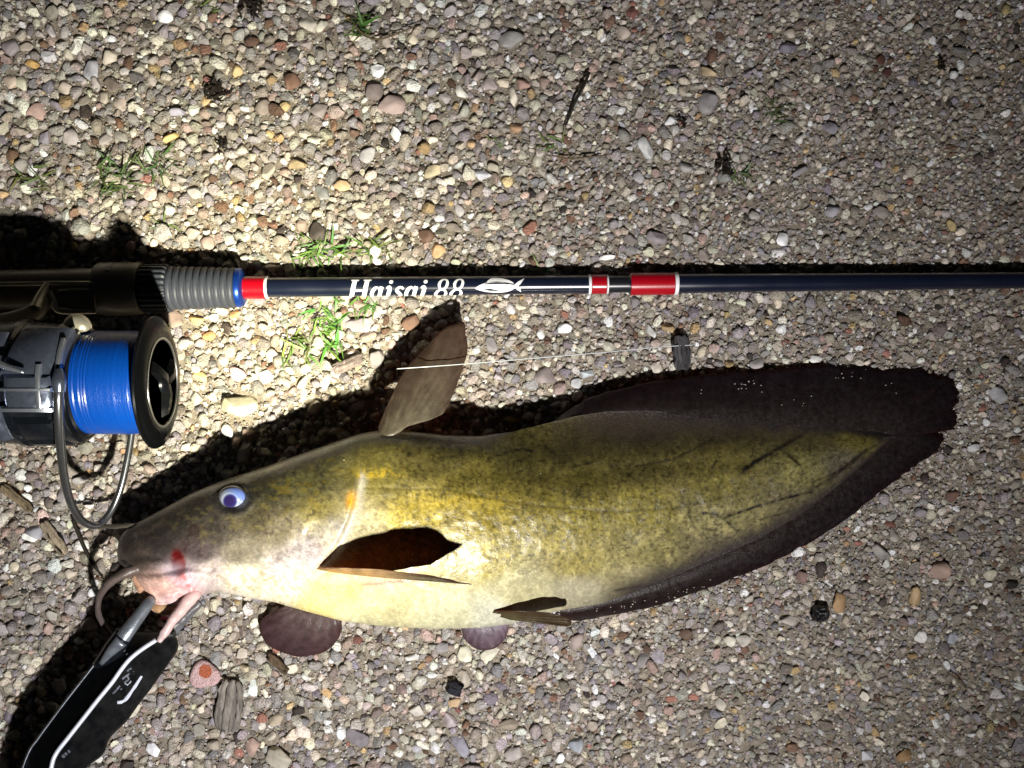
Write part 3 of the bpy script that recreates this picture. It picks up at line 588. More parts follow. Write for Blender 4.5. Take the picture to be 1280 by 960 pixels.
# sand grains sticking to the fish
gv = []; gfa = []; gc = []; k0 = 0
spots = [(1060,466,9),(1005,497,3),(985,505,2),(940,480,7),(925,480,5),(1110,478,3),(860,492,2),(480,690,0)]
lst = [(random.gauss(x_, 10), random.gauss(y_, 5)) for x_, y_, nn in spots for _ in range(nn)]
lst += [(random.uniform(330, 420), random.uniform(770, 815)) for _ in range(16)]+[(random.uniform(745, 900), 0) for _ in range(26)]
lst = [(a_, b_ if b_ else float(np.interp(a_, [740, 800, 860, 910], [773, 762, 745, 725]))-random.uniform(2, 14)) for a_, b_ in lst]
lst += [(676, 592), (650, 625), (430, 575), (545, 442), (560, 430), (552, 436), (300, 740), (320, 735), (235, 560)][:8]
for a_, b_ in lst:
    zt = zbody(a_, b_)+1 if in_poly(np.array([a_]), np.array([b_]), FISH_POLY)[0] else 16
    if a_ > 740 and (b_ < 515 or b_ > np.interp(a_, BOT[:, 0], BOT[:, 1])): zt = zc_of(a_)*.9+3
    if 470 < a_ < 590 and b_ < 530: zt = 46
    r_ = random.uniform(.6, 1.35); v = P(a_, b_, float(zt))+random.choice(R12)*r_; gv.append(v); gfa += [tuple(int(q)+k0 for q in t) for t in F12]; k0 += 12; gc.append(np.tile(lin((176, 170, 158)), (12, 1)))
so = obj('sand_grains', np.concatenate(gv), gfa, M['gravel'], None, col=np.concatenate(gc)); tag(so, kind='stuff')

# ------------------------------------------------------------------ rod
def rod_img(px):    # picture centre-line and height of the rod
    z = np.interp(px, [-200, 60, 310, 900, 1600], [34, 32, 25, 17, 13]); y = 360.6-(px-200)*.0094
    return y, z
def rod_c(px):
    y, z = rod_img(px); return P(px, y, z)
RD = rod_c(1280)-rod_c(0); RD /= np.linalg.norm(RD)
RA = np.cross(RD, [0, 0, 1.0]); RA /= np.linalg.norm(RA); RB = np.cross(RA, RD)
def rframe(px): return rod_c(px), RA, RB
def rsc(px): return (H-rod_img(px)[1])/H
rod = thing('fishing_rod', 'navy fishing rod with red bands and white lettering lying above the fish', 'fishing rod', (640, 355, 0))
def rpart(name, prof, m, parent=rod, seg=40):
    v, f = lathe([(t, r*rsc(t)) for t, r in prof], rframe, seg); return obj(name, v, f, M[m], parent, angle=35)
def sect(a_, b_, r0, r1, nn=12, cap=.8):
    return [(a_, max(r0-cap, .5))]+[(a_+.8+(b_-a_-1.6)*i/nn, r0+(r1-r0)*i/nn) for i in range(nn+1)]+[(b_, max(r1-cap, .5))]
blank = rpart('rod_blank', sect(300, 738, 12.4, 11.4, 30), 'blank')
rpart('ferrule', sect(757, 790, 10.6, 10.4), 'ferrule')
rpart('rod_tip_section', sect(786, 1560, 12.4, 8.8, 60), 'blank')
rpart('red_band', sect(305, 332.5, 14.2, 14.2), 'red'); rpart('red_band', sect(739, 758, 12.2, 12.2), 'red'); rpart('red_band', sect(787.5, 842.5, 14.2, 13.9), 'red')
for a_, b_, r_ in ((332.3, 335.6, 14.35), (735.4, 738.8, 12.4), (758.2, 760.2, 12.2), (842.5, 847, 14.2)): rpart('white_ring', sect(a_, b_, r_, r_, 2, .5), 'white')
rpart('blue_ring', [(296, 20), (297, 24.6), (300, 24.8), (303, 23.5), (305.5, 19), (306, 12)], 'blue_ring')
# ribbed fore grip, knurled nut, hood, seat
pr = [(211, 20)]
for i in range(10):
    a_ = 213+i*8.4; b_ = 27.6-.25*i; pr += [(a_, b_-3.2), (a_+1.3, b_-.5), (a_+3.2, b_), (a_+5.4, b_-.2), (a_+6.6, b_-1.2), (a_+7.6, b_-3.4)]
pr += [(297.5, 24), (298, 18)]
rpart('fore_grip', pr, 'rubber', seg=56)
def knurled(a_, b_, r_, teeth, seg):
    v = []; f = []; pr_ = [(a_, r_-5), (a_+2, r_-.8), (a_+4, r_), (b_-4, r_), (b_-1, r_-1.5), (b_, r_-5)]
    for t, rr in pr_:
        c, A_, B_ = rframe(t); k_ = rsc(t)
        for k in range(seg):
            q = 2*math.pi*k/seg; d = 0 if (k % 4) < 2 else 1.7
            v.append(c+(rr-d)*k_*(math.cos(q)*A_+math.sin(q)*B_))
    for i in range(len(pr_)-1):
        for k in range(seg): f.append((i*seg+k, i*seg+(k+1) % seg, (i+1)*seg+(k+1) % seg, (i+1)*seg+k))
    f.append(tuple(range(seg))[::-1]); f.append(tuple((len(pr_)-1)*seg+k for k in range(seg)))
    return np.array(v), f
v, f = knurled(178, 214, 30.5, 24, 96); obj('locking_nut', v, f, M['knurl'], rod, smooth=True, angle=20)
rpart('seat_hood', [(121, 25), (123, 31), (126, 33), (160, 33.4), (174, 32.6), (178, 31), (180, 24)], 'seat')
rpart('reel_seat', [(-260, 22), (-100, 24), (20, 25), (100, 26), (124, 26)], 'seat')
# window in the hood
sv = []
for t in (141, 147):
    c, A_, B_ = rframe(t)
    for q in (56, 70, 84, 98):
        a2 = math.radians(q-45); sv.append(c+33.9*rsc(t)*(math.cos(a2)*A_*1+math.sin(a2)*B_))
obj('hood_slot', np.array(sv), [(i, i+1, i+5, i+4) for i in range(3)], M['reel_dark'], rod)
# lettering wrapped on the blank
def wrap(u, arc, off=.35):
    r_ = np.interp(u, [300, 738], [12.4, 11.4]); c, A_, B_ = rframe(u); a_ = arc/r_      # arc > 0: towards the far (upper) side
    return c+(r_+off)*rsc(u)*(math.cos(a_)*B_-math.sin(a_)*A_)
sgn = 1.0 if RA[1] > 0 else -1.0
def strip(mb, pts, wid, n=16, cross=4, off=.35, closed=False):
    p = np.array(pts, float); w = np.atleast_1d(np.array(wid, float)); w = np.interp(np.linspace(0, 1, len(p)), np.linspace(0, 1, len(w)), w) if len(w) > 1 else w[0]*np.ones(len(p))
    if len(p) > 2 and n: w = np.interp(np.linspace(0, len(p)-1, n), np.arange(len(p)), w); p = catmull(p, n)
    elif len(p) == 2: k = np.linspace(0, 1, 8)[:, None]; p = p[0]*(1-k)+p[1]*k; w = np.interp(k[:, 0], [0, 1], [w[0], w[1]])
    d = np.gradient(p, axis=0); d /= np.linalg.norm(d, axis=1, keepdims=True)+1e-9; nr = np.stack([-d[:, 1], d[:, 0]], 1)
    v = []
    for i in range(len(p)):
        for c in range(cross+1):
            q = p[i]+nr[i]*w[i]*(c/cross-.5); v.append(wrap(q[0], sgn*q[1], off))
    f = [(i*(cross+1)+c, i*(cross+1)+c+1, (i+1)*(cross+1)+c+1, (i+1)*(cross+1)+c) for i in range(len(p)-1) for c in range(cross)]
    mb.add(v, f)
BASE = -20.5
def gl(x0, pts, sx=.96):     # glyph space -> along the rod, around the rod; slanted
    return [(x0+sx*(a_+.24*b_), BASE+.95*b_) for a_, b_ in pts]
def ell(cx, cy, rx, ry, a0=0, a1=360, n=13): return [(cx+rx*math.cos(math.radians(a0+(a1-a0)*i/(n-1))), cy+ry*math.sin(math.radians(a0+(a1-a0)*i/(n-1)))) for i in range(n)]
letters = MB()
def G_H(x):
    for s in (5, 21):
        strip(letters, gl(x, [(s, 0), (s, 29.5)]), [5.4, 5.4]); strip(letters, gl(x, [(s-5, 29), (s+5, 29)]), [2, 2]); strip(letters, gl(x, [(s-5, .8), (s+5, .8)]), [2, 2])
    strip(letters, gl(x, [(5, 15), (21, 15)]), [2.6, 2.6])
def G_a(x):
    strip(letters, gl(x, ell(7.5, 9.8, 5, 9.2, 40, 360)), [1.6, 2.2, 3.8, 4.6, 4.6, 4.2, 3.2, 2.2, 1.6], 24)
    strip(letters, gl(x, [(13.5, 20), (13, 10), (13.2, 3), (16, .8)]), [4.6, 4.8, 4.4, 2], 14)
def G_i(x):
    strip(letters, gl(x, [(0.5, 18), (3, 19.5), (5, 18), (4.5, 9), (4.6, 3), (7.5, .8)]), [1.5, 3, 4.8, 4.8, 4.4, 1.8], 18)
    strip(letters, gl(x, ell(4.8, 26.2, 1.3, 1.3)), 2.7, 16)
def G_s(x):
    strip(letters, gl(x, [(12, 16.5), (9.5, 19.2), (5.5, 18.2), (4, 14.5), (7.5, 10.8), (10.5, 6.5), (8.5, 1.8), (4.5, .8), (1.5, 4)]), [3.2, 2.2, 3, 4.2, 5, 4.2, 3, 2.2, 3.2], 30)
def G_8(x):
    strip(letters, gl(x, ell(9, 22.6, 5.2, 6.6)), [3.6, 2.8, 2, 2.8, 3.8, 2.8, 2, 2.8, 3.6], 26); strip(letters, gl(x, ell(8.6, 8, 6.6, 7.6)), [4, 3, 2.2, 3, 4.4, 3, 2.2, 3, 4], 26)
x0 = 434
for g_, adv in ((G_H, 28), (G_a, 19.5), (G_i, 10.5), (G_s, 14.5), (G_a, 19.5), (G_i, 12)): g_(x0); x0 += adv*.96
x0 = 541; G_8(x0); G_8(x0+19)
letters.build('lettering', M['white'], rod)
emb = MB()
cy = -4.2
strip(emb, [(594, cy-.5), (600, cy), (608, cy+.3), (618, cy+.2), (628, cy-.2), (636, cy), (642, cy+1.2), (646, cy+2.2)], [.8, 7, 12, 14.4, 13.4, 9.5, 4.6, 2.6], 30, 8)
strip(emb, [(609, cy+7.2), (616, cy+10.4), (626, cy+10), (636, cy+7.6), (642, cy+5.2)], [1.2, 5.6, 5, 3.4, .8], 20, 4)
strip(emb, [(644, cy+2), (649, cy+6), (655, cy+11.5)], [4, 4.4, .7], 12, 3); strip(emb, [(644, cy+2), (648, cy-1.6), (651, cy-6)], [4, 4.2, .7], 12, 3)
e_ = emb.build('fish_emblem', M['white'], rod)
el = MB()
strip(el, [(606, cy+4.6), (620, cy+5.6), (636, cy+4.4)], [.8, 2.2, .6], 14, 2, .6); strip(el, [(606, cy-2.0), (613, cy-2.4), (623, cy-3.8)], [.8, 2.8, .6], 12, 2, .6); strip(el, [(600, cy-1), (602, cy-1.1)], [1, 1], 0, 2, .6)
el.build('emblem_line', M['blank'], e_)

# ------------------------------------------------------------------ reel
AZ = 152.0; KR = (H-AZ)/(H-86.0); AY = P(0, 478, AZ)[1]
def xr(px, ztop): return 640+(px-640)*(H-(AZ+(ztop-86)*KR))/H       # real x of a ring whose upper rim is seen at px
def xf(t): return np.array([t, AY, AZ]), np.array([0, KR, 0]), np.array([0, 0, KR])
reel = thing('fishing_reel', 'black spinning reel with blue braided line mounted under the rod handle', 'fishing reel', (120, AY, 0))
def rl(name, prof, m, parent=reel, seg=72):
    v, f = lathe(prof, xf, seg); return obj(name, v, f, M[m], parent, angle=32)
xs0 = xr(83, 146); xs1 = xr(166, 150)
pr = [(xs0-1, 40)]; kk = int((xs1-xs0)/1.6)
for i in range(kk+1): pr.append((xs0+(xs1-xs0)*i/kk, 59.5+(.25 if i % 2 else -.05)+random.uniform(-.22, .22)+.8*math.sin(math.pi*i/kk)))
pr.append((xs1+1, 40))
rl('braided_line', pr, 'braid', seg=96)
x1 = xs1
rl('spool', [(xs0-14, 50), (xs0-12, 66), (xs0-4, 67.5), (xs0-1, 66), (xs0, 50), (x1-0.31, 50), (x1, 70), (x1+1.86, 75.5), (x1+3.72, 77.5), (x1+5.58, 76.5), (x1+6.82, 72), (x1+7.75, 71), (x1+8.68, 68.5), (x1+10.23, 66), (x1+11.16, 58), (x1+11.41, 53), (x1+10.54, 50.6), (x1+3.72, 48), (x1+3.10, 46), (x1+3.10, 6)], 'spool_lip', seg=96)
rl('spool_ring', [(x1+10.91, 49.6), (x1+12.03, 50.2), (x1+12.03, 53), (x1+10.91, 53.4), (x1+10.91, 49.6)], 'wire', seg=96)
# drag knob with three vanes
kn = rl('drag_knob', [(x1+2.48, 44), (x1+6.82, 44), (x1+8.68, 42), (x1+9.30, 36), (x1+7.44, 33), (x1+7.44, 14), (x1+13.64, 12), (x1+15.50, 9), (x1+15.81, 2)], 'reel_dark')
for k in range(3):
    mb = MB(); a_ = math.radians(90+120*k+25); dr = np.array([0, math.cos(a_), math.sin(a_)]); sd = np.array([0, -math.sin(a_), math.cos(a_)]); ax = np.array([1.0, 0, 0]); c0 = np.array([x1+7.44, AY, AZ]); dr = dr*KR; sd = sd*KR
    rows = []
    for rr, ht, wd2 in ((2, 11, 6), (14, 13, 6.5), (28, 11, 7.5), (37, 8, 9), (42, 2, 10)):
        rows.append([c0+dr*rr-sd*wd2, c0+dr*rr-sd*wd2*.6+ax*ht, c0+dr*rr+sd*wd2*.6+ax*ht, c0+dr*rr+sd*wd2])
    v = np.array(rows).reshape(-1, 3); f = []
    for i in range(4):
        for j in range(4): f.append((i*4+j, i*4+(j+1) % 4, (i+1)*4+(j+1) % 4, (i+1)*4+j))
    f += [(0, 1, 2, 3), (16, 19, 18, 17)]; mb.add(v, f); mb.build('knob_vane', M['spool_lip'], kn, angle=40)
# rotor
xq = xr(0, 160)
rl('rotor', [(xq-60, 40), (xq-58, 62), (xq-40, 70), (xq-6, 72), (xq-4, 74), (xq+2, 74.5), (xq+4, 70), (xq+40, 68), (xq+43, 71), (xq+58, 70), (xq+60, 66), (xr(78, 150)+4, 60), (xr(78, 150)+5, 40)], 'reel_dark', seg=96)
def patch(xa, xb, a0, a1, r0, r1, bev=2.0, nx_=2, na=10, taper=None):
    """plate bent round the reel axis; angles measured from the camera side, positive towards the fish"""
    v = []; f = []
    A_ = np.linspace(math.radians(a0), math.radians(a1), na)
    def pt(x_, a_, r_):
        r_ = r_*KR
        return (x_, AY+r_*math.sin(a_), AZ+r_*math.cos(a_))
    db = bev/r1
    for i, a_ in enumerate(A_):
        k = i/(na-1); xa_ = xa+(taper[0]*k if taper else 0); xb_ = xb+(taper[1]*k if taper else 0)
        ai = min(max(a_, A_[0]+db), A_[-1]-db)
        v += [pt(xa_, a_, r0), pt(xa_, a_, r1-bev), pt(xa_+bev, ai, r1), pt(xb_-bev, ai, r1), pt(xb_, a_, r1-bev), pt(xb_, a_, r0)]
    for i in range(na-1):
        for j in range(6): f.append((i*6+j, i*6+(j+1) % 6, (i+1)*6+(j+1) % 6, (i+1)*6+j))
    f += [tuple(range(6)), tuple((na-1)*6+j for j in range(6))[::-1]]
    return np.array(v), f
def pp(name, args, m, parent=reel, **k):
    v, f = patch(*args, **k); return obj(name, v, f, M[m], parent, angle=48)
arm = pp('bail_arm', (xq+14, xr(78, 165), -52, -4, 66, 82), 'reel_grey', bev=6, taper=(-16, -6))
pp('arm_cover', (xq+4, xr(68, 165), -8, 24, 68, 84), 'reel_grey', bev=7)
pp('arm_glint', (xq+2, xr(66, 165), 4, 7, 80, 85.5), 'reel_silver', arm, bev=1)  # raised silver strips stand in for the highlights on the arm panels
pp('arm_glint', (xq+40, xq+46, -14, 20, 80, 85.2), 'reel_silver', arm, bev=1)
pp('arm_glint', (xq+2, xr(66, 165), 19, 23, 80, 85.6), 'reel_silver', arm, bev=1)
pp('arm_glint', (xr(70, 165), xr(76, 165), -36, -6, 78, 84.6), 'reel_silver', arm, bev=1)
v, f = tube([(xq-12, AY-30, AZ+78), (xq+8, AY-18, AZ+84), (xq+32, AY-10, AZ+85)], [2, 3.4, 1.6], 10, 16); obj('arm_glint', v, f, M['reel_silver'], arm)
pp('rotor_plate', (xq+6, xr(66, 150), 34, 62, 66, 76), 'reel_dark', bev=5)
pp('rotor_plate', (xq+6, xr(66, 150), 70, 104, 64, 74), 'reel_dark', bev=5)
pp('rotor_plate', (xq-22, xq, -50, 60, 66, 80), 'reel_grey', bev=7, na=18)
# far bail arm on the rod side carries the line roller
v, f = tube([P(*q) for q in [(84,422,156),(88,410,164),(96,404,168),(104,408,168),(108,420,162)]], [8, 10, 11, 9.5, 6], 14, 24); obj('line_roller', v, f, M['seat_metal'], reel)
v, f = tube([P(*q) for q in [(74,478,234),(73,500,233),(74,530,222),(76,560,204),(81,600,172),(90,632,142),(104,652,114),(122,656,94),(138,640,84),(150,613,82),(158,580,88),(164,545,98),(166,520,106)]], [5.5, 5.2, 5, 4.8, 4.6, 4.5, 4.4, 4.4, 4.2, 4, 4, 4, 4], 14, 90); obj('bail_wire', v, f, M['wire'], reel)
v, f = tube([P(*q) for q in [(74,462,232),(74,476,235),(74,490,234)]], [4, 7.5, 6], 14, 16); obj('bail_pivot', v, f, M['reel_grey'], reel)
# stem and foot under the rod
fy, fz = rod_img(60)
v, f = tube([P(*q) for q in [(-70,424,140),(-20,410,120),(22,399,96),(44,389,80),(56,373,68)]], [15, 13, 11, 11, 9], 14, 30, .6); obj('reel_stem', v, f, M['seat'], reel)
mb = MB()
v, f = tube([P(*q) for q in [(-50,354,59),(0,355,60),(48,354.5,61),(60,354,62),(118,354,60)]], [2.6]*5, 8, 24); mb.add(v, f)
v, f = tube([P(*q) for q in [(60,355,62),(51,370,72),(44,386,84)]], [4.2, 5.5, 6.5], 10, 16); mb.add(v, f)
v, f = tube([P(*q) for q in [(63,364,66),(68,378,68),(76,389,64),(120,390,58)]], [2, 3.4, 3.4, 2.2], 10, 24); mb.add(v, f)
mb.build('reel_foot', M['seat_metal'], reel)
v, f = tube([P(*q) for q in [(74,374,58),(96,374,58),(120,374,56)]], [12, 13, 13], 18, 10, .6); obj('foot_tongue', v, f, M['seat'], reel, angle=40)
# gear housing, mostly beyond the frame
v, f = lathe([(xq-150, 26), (xq-146, 44), (xq-120, 56), (xq-70, 58), (xq-62, 50)], xf, 40); obj('gear_housing', v, f, M['reel_dark'], reel, angle=35)
v, f = tube([(xq-90, AY-20, AZ+50), (xq-92, AY-60, AZ+70), (xq-84, AY-120, AZ+84)], [12, 9, 8], 14, 16); obj('handle_crank', v, f, M['reel_grey'], reel)  # unseen crank and knob, placed so their shadow adds to the reel's
v, f = tube([(xq-84, AY-116, AZ+70), (xq-84, AY-122, AZ+100), (xq-82, AY-128, AZ+128)], [12, 22, 17], 18, 16); obj('handle_knob', v, f, M['reel_dark'], reel)

# ------------------------------------------------------------------ fish gripper
grip = thing('fish_gripper', 'black fish gripper with a painted ridge highlight clamped on the jaw of the catfish', 'fish gripper', (110, 880, 0))
RIDGE = [(214,790),(195,800),(178,811),(163,823),(152,836),(140,853),(122,875),(104,898),(86,921),(70,942),(64,960),(58,1000),(52,1060)]
RIGHT = [(216,792),(222,800),(222,812),(212,828),(200,845),(188,862),(174,880),(158,902),(138,922),(128,944),(108,962),(96,1004),(88,1060)]
LEFT = [(186,789),(165,791),(148,797),(136,806),(126,817),(116,830),(98,853),(80,876),(62,900),(46,922),(32,944),(14,1000),(4,1060)]
rr_ = catmull(RIDGE, 60); ri = catmull(RIGHT, 60); le = catmull(LEFT, 60)
zt = np.linspace(92, 128, 60)
def gp(c, z): return P(c[:, 0], c[:, 1], z)
rows = [gp(le, zt-44), gp(le, zt-26), gp(le*.94+rr_*.06, zt-20), gp(le*.15+rr_*.85, zt-4), gp(rr_, zt), gp(rr_*.85+ri*.15, zt-.5), gp(rr_*.06+ri*.94, zt-4), gp(ri, zt-9), gp(ri, zt-40)]
g = np.stack(rows, 1); nr_ = g.shape[1]; v = g.reshape(-1, 3); f = []
for i in range(59):
    for j in range(nr_): f.append((i*nr_+j, i*nr_+(j+1) % nr_, (i+1)*nr_+(j+1) % nr_, (i+1)*nr_+j))
f += [tuple(range(nr_)), tuple(59*nr_+j for j in range(nr_))[::-1]]
hous = obj('housing', v, f, M['grip_black'], grip, angle=30)
def gz_at(x_, y_):
    d = np.hypot(rr_[:, 0]-x_, rr_[:, 1]-y_); i = int(np.argmin(d)); w = np.hypot(*(ri[i]-rr_[i])); return zt[i]-.5-3.5*min(1, d[i]/max(w, 1))
st = catmull(RIDGE[1:], 60); sz = np.array([zt[int(np.argmin(np.hypot(rr_[:, 0]-q[0], rr_[:, 1]-q[1])))] for q in st])
v, f = tube(P(st[:, 0], st[:, 1], sz+.6), 2.6, 8); obj('ridge_highlight', v, f, M['grip_silver'], grip)  # highlight along the housing ridge, put in as a bright silver strip
le2 = catmull(LEFT[3:], 50); lz = np.interp(np.arange(50), [0, 49], [zt[15]-19, zt[-1]-19]); v, f = tube(P(le2[:, 0]+2, le2[:, 1]+1, lz), .9, 6); obj('edge_trim', v, f, M['jaw'], grip)
def mark(name, polys, m, w, lift=1.0):
    mb = MB()
    for pl in polys:
        c = catmull(pl, 14) if len(pl) > 2 else np.array(pl, float)
        z_ = np.array([gz_at(*q)+lift for q in c]); v_, f_ = tube(P(c[:, 0], c[:, 1], z_), w, 6, None, .45); mb.add(v_, f_)
    return mb.build(name, M[m], grip)
mark('silver_clip', [[(187,831),(178,844),(168,859),(158,873),(153,877),(147,878)]], 'grip_silver', 2.2, 1.2)
mark('thin_line', [[(192,834),(184,846)], [(182,848),(173,862)], [(171,864),(165,872)]], 'jaw', .7)
mark('emblem', [[(159,839),(163,836),(167,838),(167,843)], [(158,845),(162,842)], [(153,849),(158,845),(161,849),(156,853),(160,856),(164,851)], [(150,857),(145,863),(141,867)], [(151,861),(152,862)]], 'jaw', 1.15)
mark('rivet', [[(199,812),(202,808)], [(196,819),(198,820)]], 'jaw', 2.6, .3)
mark('slot', [[(121,930),(126,926),(131,922)], [(78,947),(83,942),(88,938)]], 'jaw', 3.0, .2)
mark('bolt_head', [[(154,812),(156,814)], [(158,818),(160,819)]], 'jaw', 1.6, -4)
# the pocket that holds the jaws and the jaws themselves
v, f = tube([P(*q) for q in [(124,834,84),(142,812,92),(156,792,98)]], [9, 12, 11], 14, 16, .7); obj('jaw_base', v, f, M['reel_dark'], grip)
v, f = tube([P(*q) for q in [(154,797,106),(162,786,104),(174,770,98),(186,754,90),(190,748,84)]], [8.5, 8.2, 7.4, 6.4, 5], 12, 24, .8); obj('jaw', v, f, M['jaw'], grip, angle=50)
v, f = tube([P(*q) for q in [(126,830,98),(138,815,102),(152,801,105)]], [2.5, 5.5, 8], 12, 14, .6); obj('jaw_sleeve', v, f, M['jaw'], grip)
v, f = tube([P(*q) for q in [(208,800,78),(222,783,64),(238,766,52),(256,750,44)]], [6, 6, 5, 2.5], 10, 20, .5); obj('jaw', v, f, M['jaw'], grip)

# ------------------------------------------------------------------ fishing line
ln = [(496,461,76),(540,458,72),(580,455,62),(640,450,44),(700,445,32),(760,440,24),(820,434,18),(868,431,11)]
v, f = tube([P(*q) for q in ln], .55, 6, 60); o = obj('fishing_line', v, f, M['line'])
tag(o, 'thin pale fishing line stretched across the dorsal fin of the catfish', 'fishing line')

# ------------------------------------------------------------------ grass, chips, twigs
bl_mesh = []
for k in range(8):
    L_ = 1.0; nb = 9; w0 = random.uniform(.035, .06); bend = random.uniform(.1, .6); lift = random.uniform(.15, .55)
    v = []; 
    for i in range(nb):
        t = i/(nb-1); w_ = w0*(1-t**1.7)*(.6+.4*min(1, t*4))+.003; x_ = t*(1-.15*bend*t); z_ = lift*math.sin(t*math.pi*.62)-bend*.2*t*t; y_ = .22*bend*t*t*(1 if k % 2 else -1)
        v += [(x_, y_-w_, z_+.012), (x_, y_, z_), (x_, y_+w_, z_+.012)]
    f = []
    for i in range(nb-1): f += [(i*3, i*3+1, i*3+4, i*3+3), (i*3+1, i*3+2, i*3+5, i*3+4)]
    bl_mesh.append(mesh_of('blade', np.array(v), f, M['leaf']))
TUFTS = [(150,222,26,34,34,24,(52,98,50),'low spreading dark green grass tuft left of the fish, above the reel'),
 (192,205,12,30,26,18,(62,112,58),'small pale tipped grass tuft below the yellow pebble'),
 (45,222,9,32,22,14,(78,104,48),'sparse yellowish grass tuft at the left edge above the black shadow'),
 (205,280,6,24,10,12,(66,120,50),'tiny grass sprig just above the ribbed rod grip'),
 (396,312,22,32,34,14,(72,132,56),'short green grass tuft along the upper side of the rod near the red band'),
 (462,308,10,34,22,14,(78,120,50),'thin grass sprig above the white lettering of the rod'),
 (414,408,34,32,26,40,(78,146,54),'bright green grass tuft between the rod and the dorsal fin'),
 (372,428,10,36,24,20,(104,142,66),'pale flattened grass tuft in the brightest light beside the reel'),
 (464,382,9,26,14,10,(76,150,52),'little grass tuft peeping out under the letters of the rod'),
 (456,28,13,36,16,16,(56,104,46),'upright grass tuft at the upper edge left of the white quartz'),
 (266,8,8,24,22,8,(84,106,40),'cropped grass tuft at the upper left edge'),
 (686,180,8,28,14,10,(76,114,48),'two bladed grass sprig at the foot of the dark twig'),
 (622,184,5,20,8,10,(70,110,44),'very small grass sprig beside the orange pebble'),
 (966,140,10,24,16,16,(52,80,36),'dull green grass tuft in the dim gravel at upper right'),
 (925,220,6,22,14,8,(60,100,44),'small grass sprig next to the dark dead root'),
 (672,336,5,24,10,6,(76,120,52),'short grass blades behind the middle of the rod'),
 (1200,870,6,20,30,24,(72,84,36),'faint olive grass sprigs in the dark lower right corner')]
for tx, ty, nbld, ln_, sx_, sy_, c, lab in TUFTS:
    gz0 = float(ground_h(np.array(float(tx)), np.array(float(ty))))
    t = thing('grass_tuft', lab, 'grass', (tx, ty, gz0+2), 'grass tufts growing through the gravel')
    for i in range(int(nbld*2.3)):
        o = bpy.data.objects.new('blade', random.choice(bl_mesh)); COL.objects.link(o); o.parent = t
        dx = random.gauss(0, sx_*.42); dy = random.gauss(0, sy_*.42); o.location = (dx*S, -dy*S, random.uniform(-.5, 3)*S)
        o.rotation_euler = (random.gauss(0, .5), random.gauss(0, .2), random.uniform(0, 6.28)); l_ = ln_*random.uniform(.35, 1.0)*S; o.scale = (l_, l_*random.uniform(.8, 1.3), l_*random.uniform(.5, 1))
        o.color = (*[float(q) for q in (lin(c)*.72+lin((120, 118, 84))*.28)*random.uniform(.55, 1.2)*np.array([random.uniform(.8, 1.4), 1, random.uniform(.7, 1.2)])], 1)
def chip(name, cx, cy, l, w, ang, th, c, lab, cat, z=8, seed=0, group=None):
    nu, nv = 26, 18; u = np.linspace(-1, 1, nu)[:, None]; t = np.linspace(-1, 1, nv)[None, :]
    wid = w/2*(1-.35*np.abs(u)**4)*(1+.2*(vnoise(u*3+seed, 0*u, seed)-.5)); ends = l/2*(1-.12*vnoise(t*4, 0*t+seed, seed+2))
    lx = u*ends; lw = t*wid; zz_ = z+th*(.6-.5*t**2)+(fbm(t*5+0*u, u*.8+0*t, seed+5, 3)-.5)*th*1.3
    a_ = math.radians(ang); gx_ = cx+lx*math.cos(a_)-lw*math.sin(a_); gy_ = cy+lx*math.sin(a_)+lw*math.cos(a_)
    v, f = sheet(np.stack([gx_, gy_, zz_], -1), th); cc = lin(c)*(1+(fbm(t*6+0*u, u*1.2+0*t, seed+9, 3)-.5)*1.2)[..., None]
    o = obj(name, v, f, M['bark'], None, col=np.concatenate([np.clip(cc, .01, .8).reshape(-1, 3)]*2)); return tag(o, lab, cat, group)
chip('bark_chip', 289, 879, 66, 31, 97, 6, (112, 106, 100), 'grey weathered piece of bark on the gravel right of the gripper', 'bark chip', 7, 1)
chip('bark_chip', 850, 441, 44, 19, 86, 6, (66, 64, 66), 'dark slate grey bark chip between the rod and the tail fin', 'bark chip', 7, 2)
chip('wood_chip', 437, 455, 42, 12, 158, 5, (120, 108, 104), 'small grey brown splinter of wood left of the dorsal fin', 'wood chip', 9, 3)
chip('wood_chip', 72, 672, 52, 11, 55, 5, (134, 122, 104), 'pale split piece of wood on the gravel below the reel', 'wood chip', 7, 4)
chip('wood_chip', 25, 622, 50, 9, 38, 4, (120, 106, 84), 'slender tan splinter at the left edge below the reel', 'wood chip', 7, 5)
chip('wood_chip', 569, 858, 18, 14, 20, 5, (34, 34, 40), 'small black flake on the gravel below the belly of the catfish', 'wood chip', 8, 6)
chip('wood_chip', 348, 828, 34, 8, 40, 4, (92, 78, 62), 'thin brown splinter beneath the lower pectoral fin', 'wood chip', 6, 7)
def twig(pts, rad, m, lab, name='twig'):
    v, f = tube([np.array([a_, b_, z_]) for a_, b_, z_ in pts], rad, 8, 30); o = obj(name, v, f, M[m]); return tag(o, lab, 'twig')
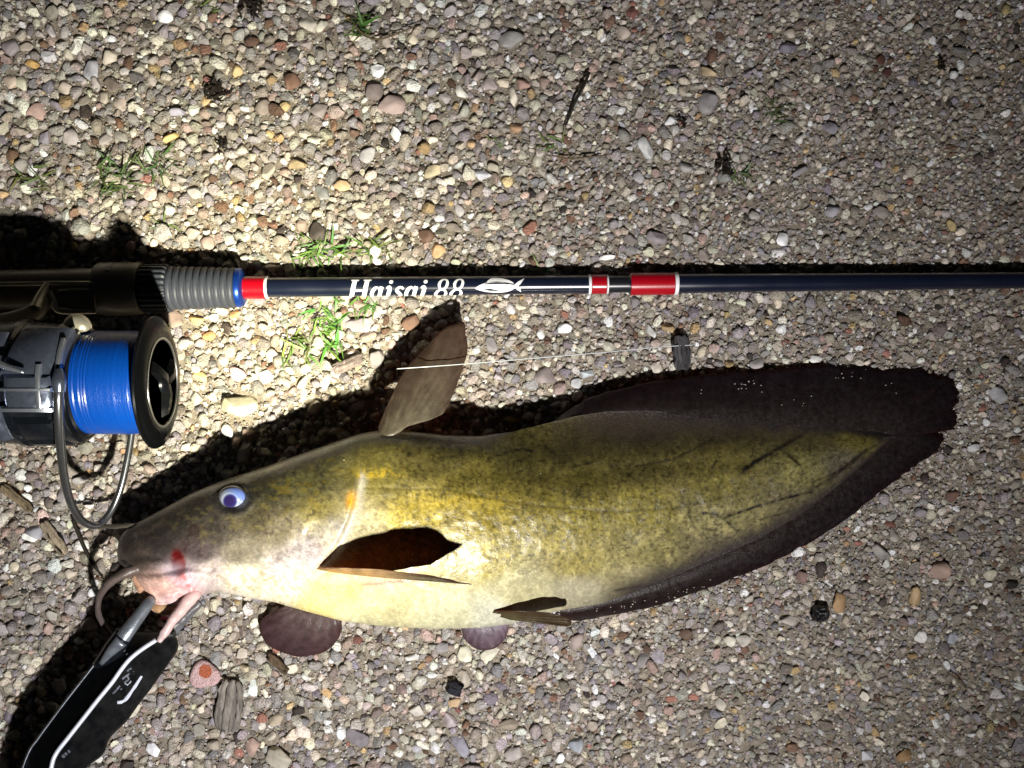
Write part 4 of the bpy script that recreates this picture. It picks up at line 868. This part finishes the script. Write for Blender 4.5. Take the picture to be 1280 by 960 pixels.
twig([(736,94,12),(728,112,13),(718,130,12),(712,146,10),(706,160,7)], [1.6, 2.2, 2, 1.6, 1], 'dark_twig', 'short black twig in the gravel at upper middle above the rod')
twig([(96,648,12),(104,668,12),(112,688,11),(122,706,9),(132,722,7)], [2.6, 2.4, 2.2, 1.8, 1.2], 'dark_twig', 'dark slender twig hanging down beside the mouth of the catfish')
twig([(520,36,8),(470,52,9),(440,30,8),(424,14,8)], [.8, 1.1, 1, .6], 'twig', 'thin dry stalk leaning beside the grass at the upper edge')
twig([(690,196,8),(710,200,9),(735,198,8),(752,196,7)], [.8, 1.2, 1.1, .6], 'twig', 'thin reddish dry stalk above the middle of the rod')
twig([(1180,838,8),(1195,848,9),(1206,862,8)], [.8, 1.2, .7], 'twig', 'short dry stalk in the dark lower right corner')
def clump(cx, cy, r_, nn, lab):
    mb = MB()
    for i in range(nn):
        a_ = random.uniform(0, 6.28); q = [(cx+random.gauss(0, r_*.4), cy+random.gauss(0, r_*.5), random.uniform(3, 11))]
        for _ in range(3):
            a_ += random.gauss(0, .6); q.append((q[-1][0]+math.cos(a_)*r_*.28, q[-1][1]+math.sin(a_)*r_*.28, random.uniform(4, 13)))
        v, f = tube(q, [1.6, 1.5, 1.2, .6], 6, 12); mb.add(v, f)
    o = mb.build('dead_root', M['debris']); tag(o, lab, 'dead root')
clump(272, 112, 15, 22, 'dark brown tangle of dead roots at upper left')
clump(905, 208, 14, 12, 'blackish dead root beside a grass sprig at upper right')
clump(316, 12, 16, 18, 'dark tangle of dead roots at the upper edge')
clump(278, 183, 8, 10, 'tiny dark clump of dead roots right of the yellow pebble')
clump(850, 160, 6, 4, 'few blackish root hairs beside the white pebble')
clump(1175, 85, 8, 7, 'dark root crumbs in the dim gravel at far upper right')
jv = ico(5)[0]; jv = jv*(1+.55*(fbm(jv[:, 0]*3.2+7, jv[:, 1]*3.2+jv[:, 2]*2.3, 77, 2)-.5))[:, None]*np.array([11, 11, 13]); o = obj('black_stone', jv+np.array([1023, 765, 9]), ico(5)[1].tolist(), M['jet']); tag(o, 'glossy jet black stone below the tail beside a brown pebble', 'stone')
